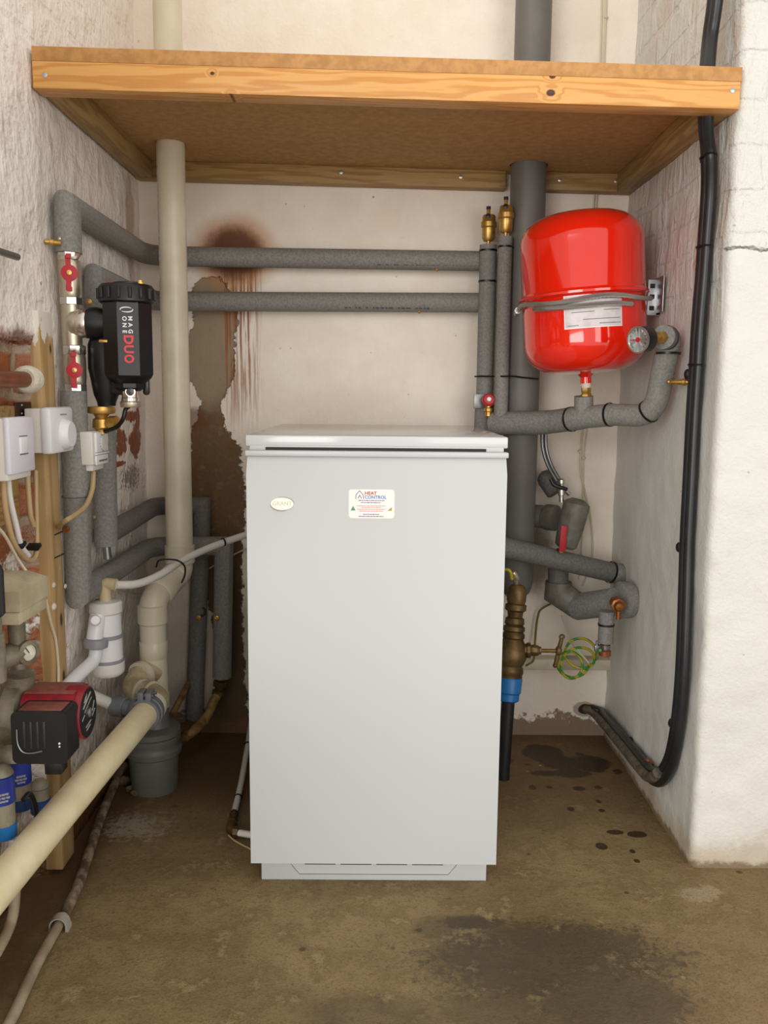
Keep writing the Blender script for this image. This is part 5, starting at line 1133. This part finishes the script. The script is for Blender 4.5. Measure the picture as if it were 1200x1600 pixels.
wire('cable', [PX(130, 902, -.613), PX(160, 916, -.613), PX(215, 928, -.612), PY(255, 930, 2.26), PY(300, 904, 2.285), PY(355, 872, 2.287), PY(400, 850, 2.287)], .0022, 'cablec', 'thin cream cable sagging across the rear corner behind the stack')
# beige pipe from under the lagging
fit_ = PY(343, 1070, 2.215)
OP = Thing('floor_pipe', 'rusty beige pipe bending from the lagged pipe towards the drain pot', 'pipe', fit_)
OP.part('fitting', MB().lathe([(.010, .02), (.010, .012), (.0175, .010), (.0175, -.004), (.011, -.006), (.011, -.014), (.0165, -.016), (.0165, -.028), (.010, -.03)], fit_, V((.18, .1, 1)), 8), 'brassd')
fp_ = smooth([fit_+V((-.003, 0, -.02)), PY(334, 1096, 2.195), PY(320, 1124, 2.16), PY(298, 1146, 2.10), PZ(272, 1163, .014), PZ(262, 1172, .012)])
OP.part('pipe', MB().tube(fp_, .0125, 14), 'rustp')
solo('pipe_stub', MB().tube([PY(302, 1056, 2.27), PY(283, 1090, 2.2), PY(268, 1118, 2.14)], .0085, 12), 'rustp', 'thin rusty stub slanting down behind the drain pot', 'pipe')
# pipe along the floor and its saddle clip
cf = [PZ(-20, 1660, .010), PZ(20, 1588, .010), PZ(58, 1506, .010), PZ(93, 1443, .011), PZ(120, 1388, .012), PZ(140, 1330, .012), PZ(158, 1276, .012), PZ(182, 1218, .013), PZ(194, 1196, .014)]
cfs = smooth(cf, 5)
FPp = Thing('floor_conduit', 'muddy grey-white conduit lying on the floor along the left wall', 'conduit', cf[3])
FPp.part('conduit', MB().tube(cfs[:17], .0088, 14), 'conduit'); FPp.part('muddy_length', MB().tube(cfs[16:], .0098, 14), 'mud', label='mud-caked far length')
solo('cable', MB().tube(smooth([PZ(32, 1560, .004), PZ(36, 1542, .004), PZ(50, 1525, .006), PZ(62, 1504, .006), PZ(80, 1468, .005)]), .0035, 8), 'conduit', 'thin grey wire lying beside the floor conduit', 'cable')
dcf = (cf[4]-cf[2]).normalized(); cs_ = Z.cross(dcf); cm = V((cf[3].x, cf[3].y, 0))
arc = [(.0125*math.cos(math.radians(a)), .0135+.0125*math.sin(math.radians(a))-.002) for a in range(0, 181, 15)]
outer = [(.0155*math.cos(math.radians(a)), .0135+.0145*math.sin(math.radians(a))-.002) for a in range(180, -1, -15)]
solo('pipe_clip', MB().prism([(.0125, .0005)]+arc+[(-.0125, .0005), (-.0155, .0005)]+outer+[(.018, .006), (.018, .0005)], cm-dcf*.010, cs_*-1, Z, dcf*.02), 'clip', 'grey saddle clip over the floor conduit', 'clip')
# white pipe with brass elbow by the boiler
ol = [PZ(392, 1130, .03), PZ(386, 1170, .022), PZ(377, 1222, .016), PZ(366, 1270, .014)]
oe = PZ(359, 1297, .014)
OL = Thing('oil_pipe', 'thin white pipe with a brass elbow on the floor left of the boiler', 'pipe', oe)
OL.part('pipe', MB().tube(smooth(ol), .0072, 12), 'hose'); op2 = PZ(396, 1305, .014)
OL.part('pipe', MB().tube([PZ(372, 1301, .014), op2], .0072, 12), 'hose')
OL.part('elbow', MB().tube(fil([ol[3], oe, PZ(374, 1301, .014)], .006), .009, 10).lathe([(.0115, -.006), (.0115, .006)], PZ(363, 1284, .014), ol[3]-oe, 6).lathe([(.0115, -.005), (.0115, .005)], PZ(368, 1300, .014), X, 6), 'brassd')
for px, py, zz_ in ((387, 1164, .024), (372, 1246, .015), (366, 1272, .014)): OL.part('cable_tie', MB().ring(PZ(px, py, zz_), ol[2]-ol[3], .008, .002, 18, 6), 'tie')
wire('wire', [PZ(357, 1305, .004), PZ(366, 1313, .003), PZ(380, 1321, .003), PZ(398, 1330, .003)], .0018, 'cableb', 'thin beige wire on the floor by the brass elbow', 'wire')
# ------------------------------------------------------------------ daylight from the open doorway behind the camera
def lamp(name, loc, size, power, col, target):
    l = bpy.data.lights.new(name, 'AREA'); l.shape = 'RECTANGLE'; l.size, l.size_y = size; l.energy = power; l.color = col
    o = bpy.data.objects.new(name, l); COL.objects.link(o); o.location = loc
    o.rotation_euler = (V(target)-V(loc)).to_track_quat('-Z', 'Y').to_euler(); return o
lamp('doorway_daylight', (-2.2, -3.2, 1.3), (2.6, 2.5), 100, (1, .985, .95), (0, 2, .95))
lamp('doorway_daylight', (2.3, -3.2, 1.3), (2.6, 2.5), 48, (1, .985, .95), (0, 2, .95))
w = bpy.data.worlds.new('world'); SC.world = w; w.use_nodes = True
w.node_tree.nodes['Background'].inputs[0].default_value = (1, .965, .90, 1); w.node_tree.nodes['Background'].inputs[1].default_value = .8
vs_ = SC.view_settings; vs_.view_transform = 'Standard'; vs_.look = 'None'; vs_.gamma = 1; vs_.use_curve_mapping = False; vs_.exposure = .46
SC.cycles.diffuse_bounces = 10; SC.cycles.max_bounces = 14
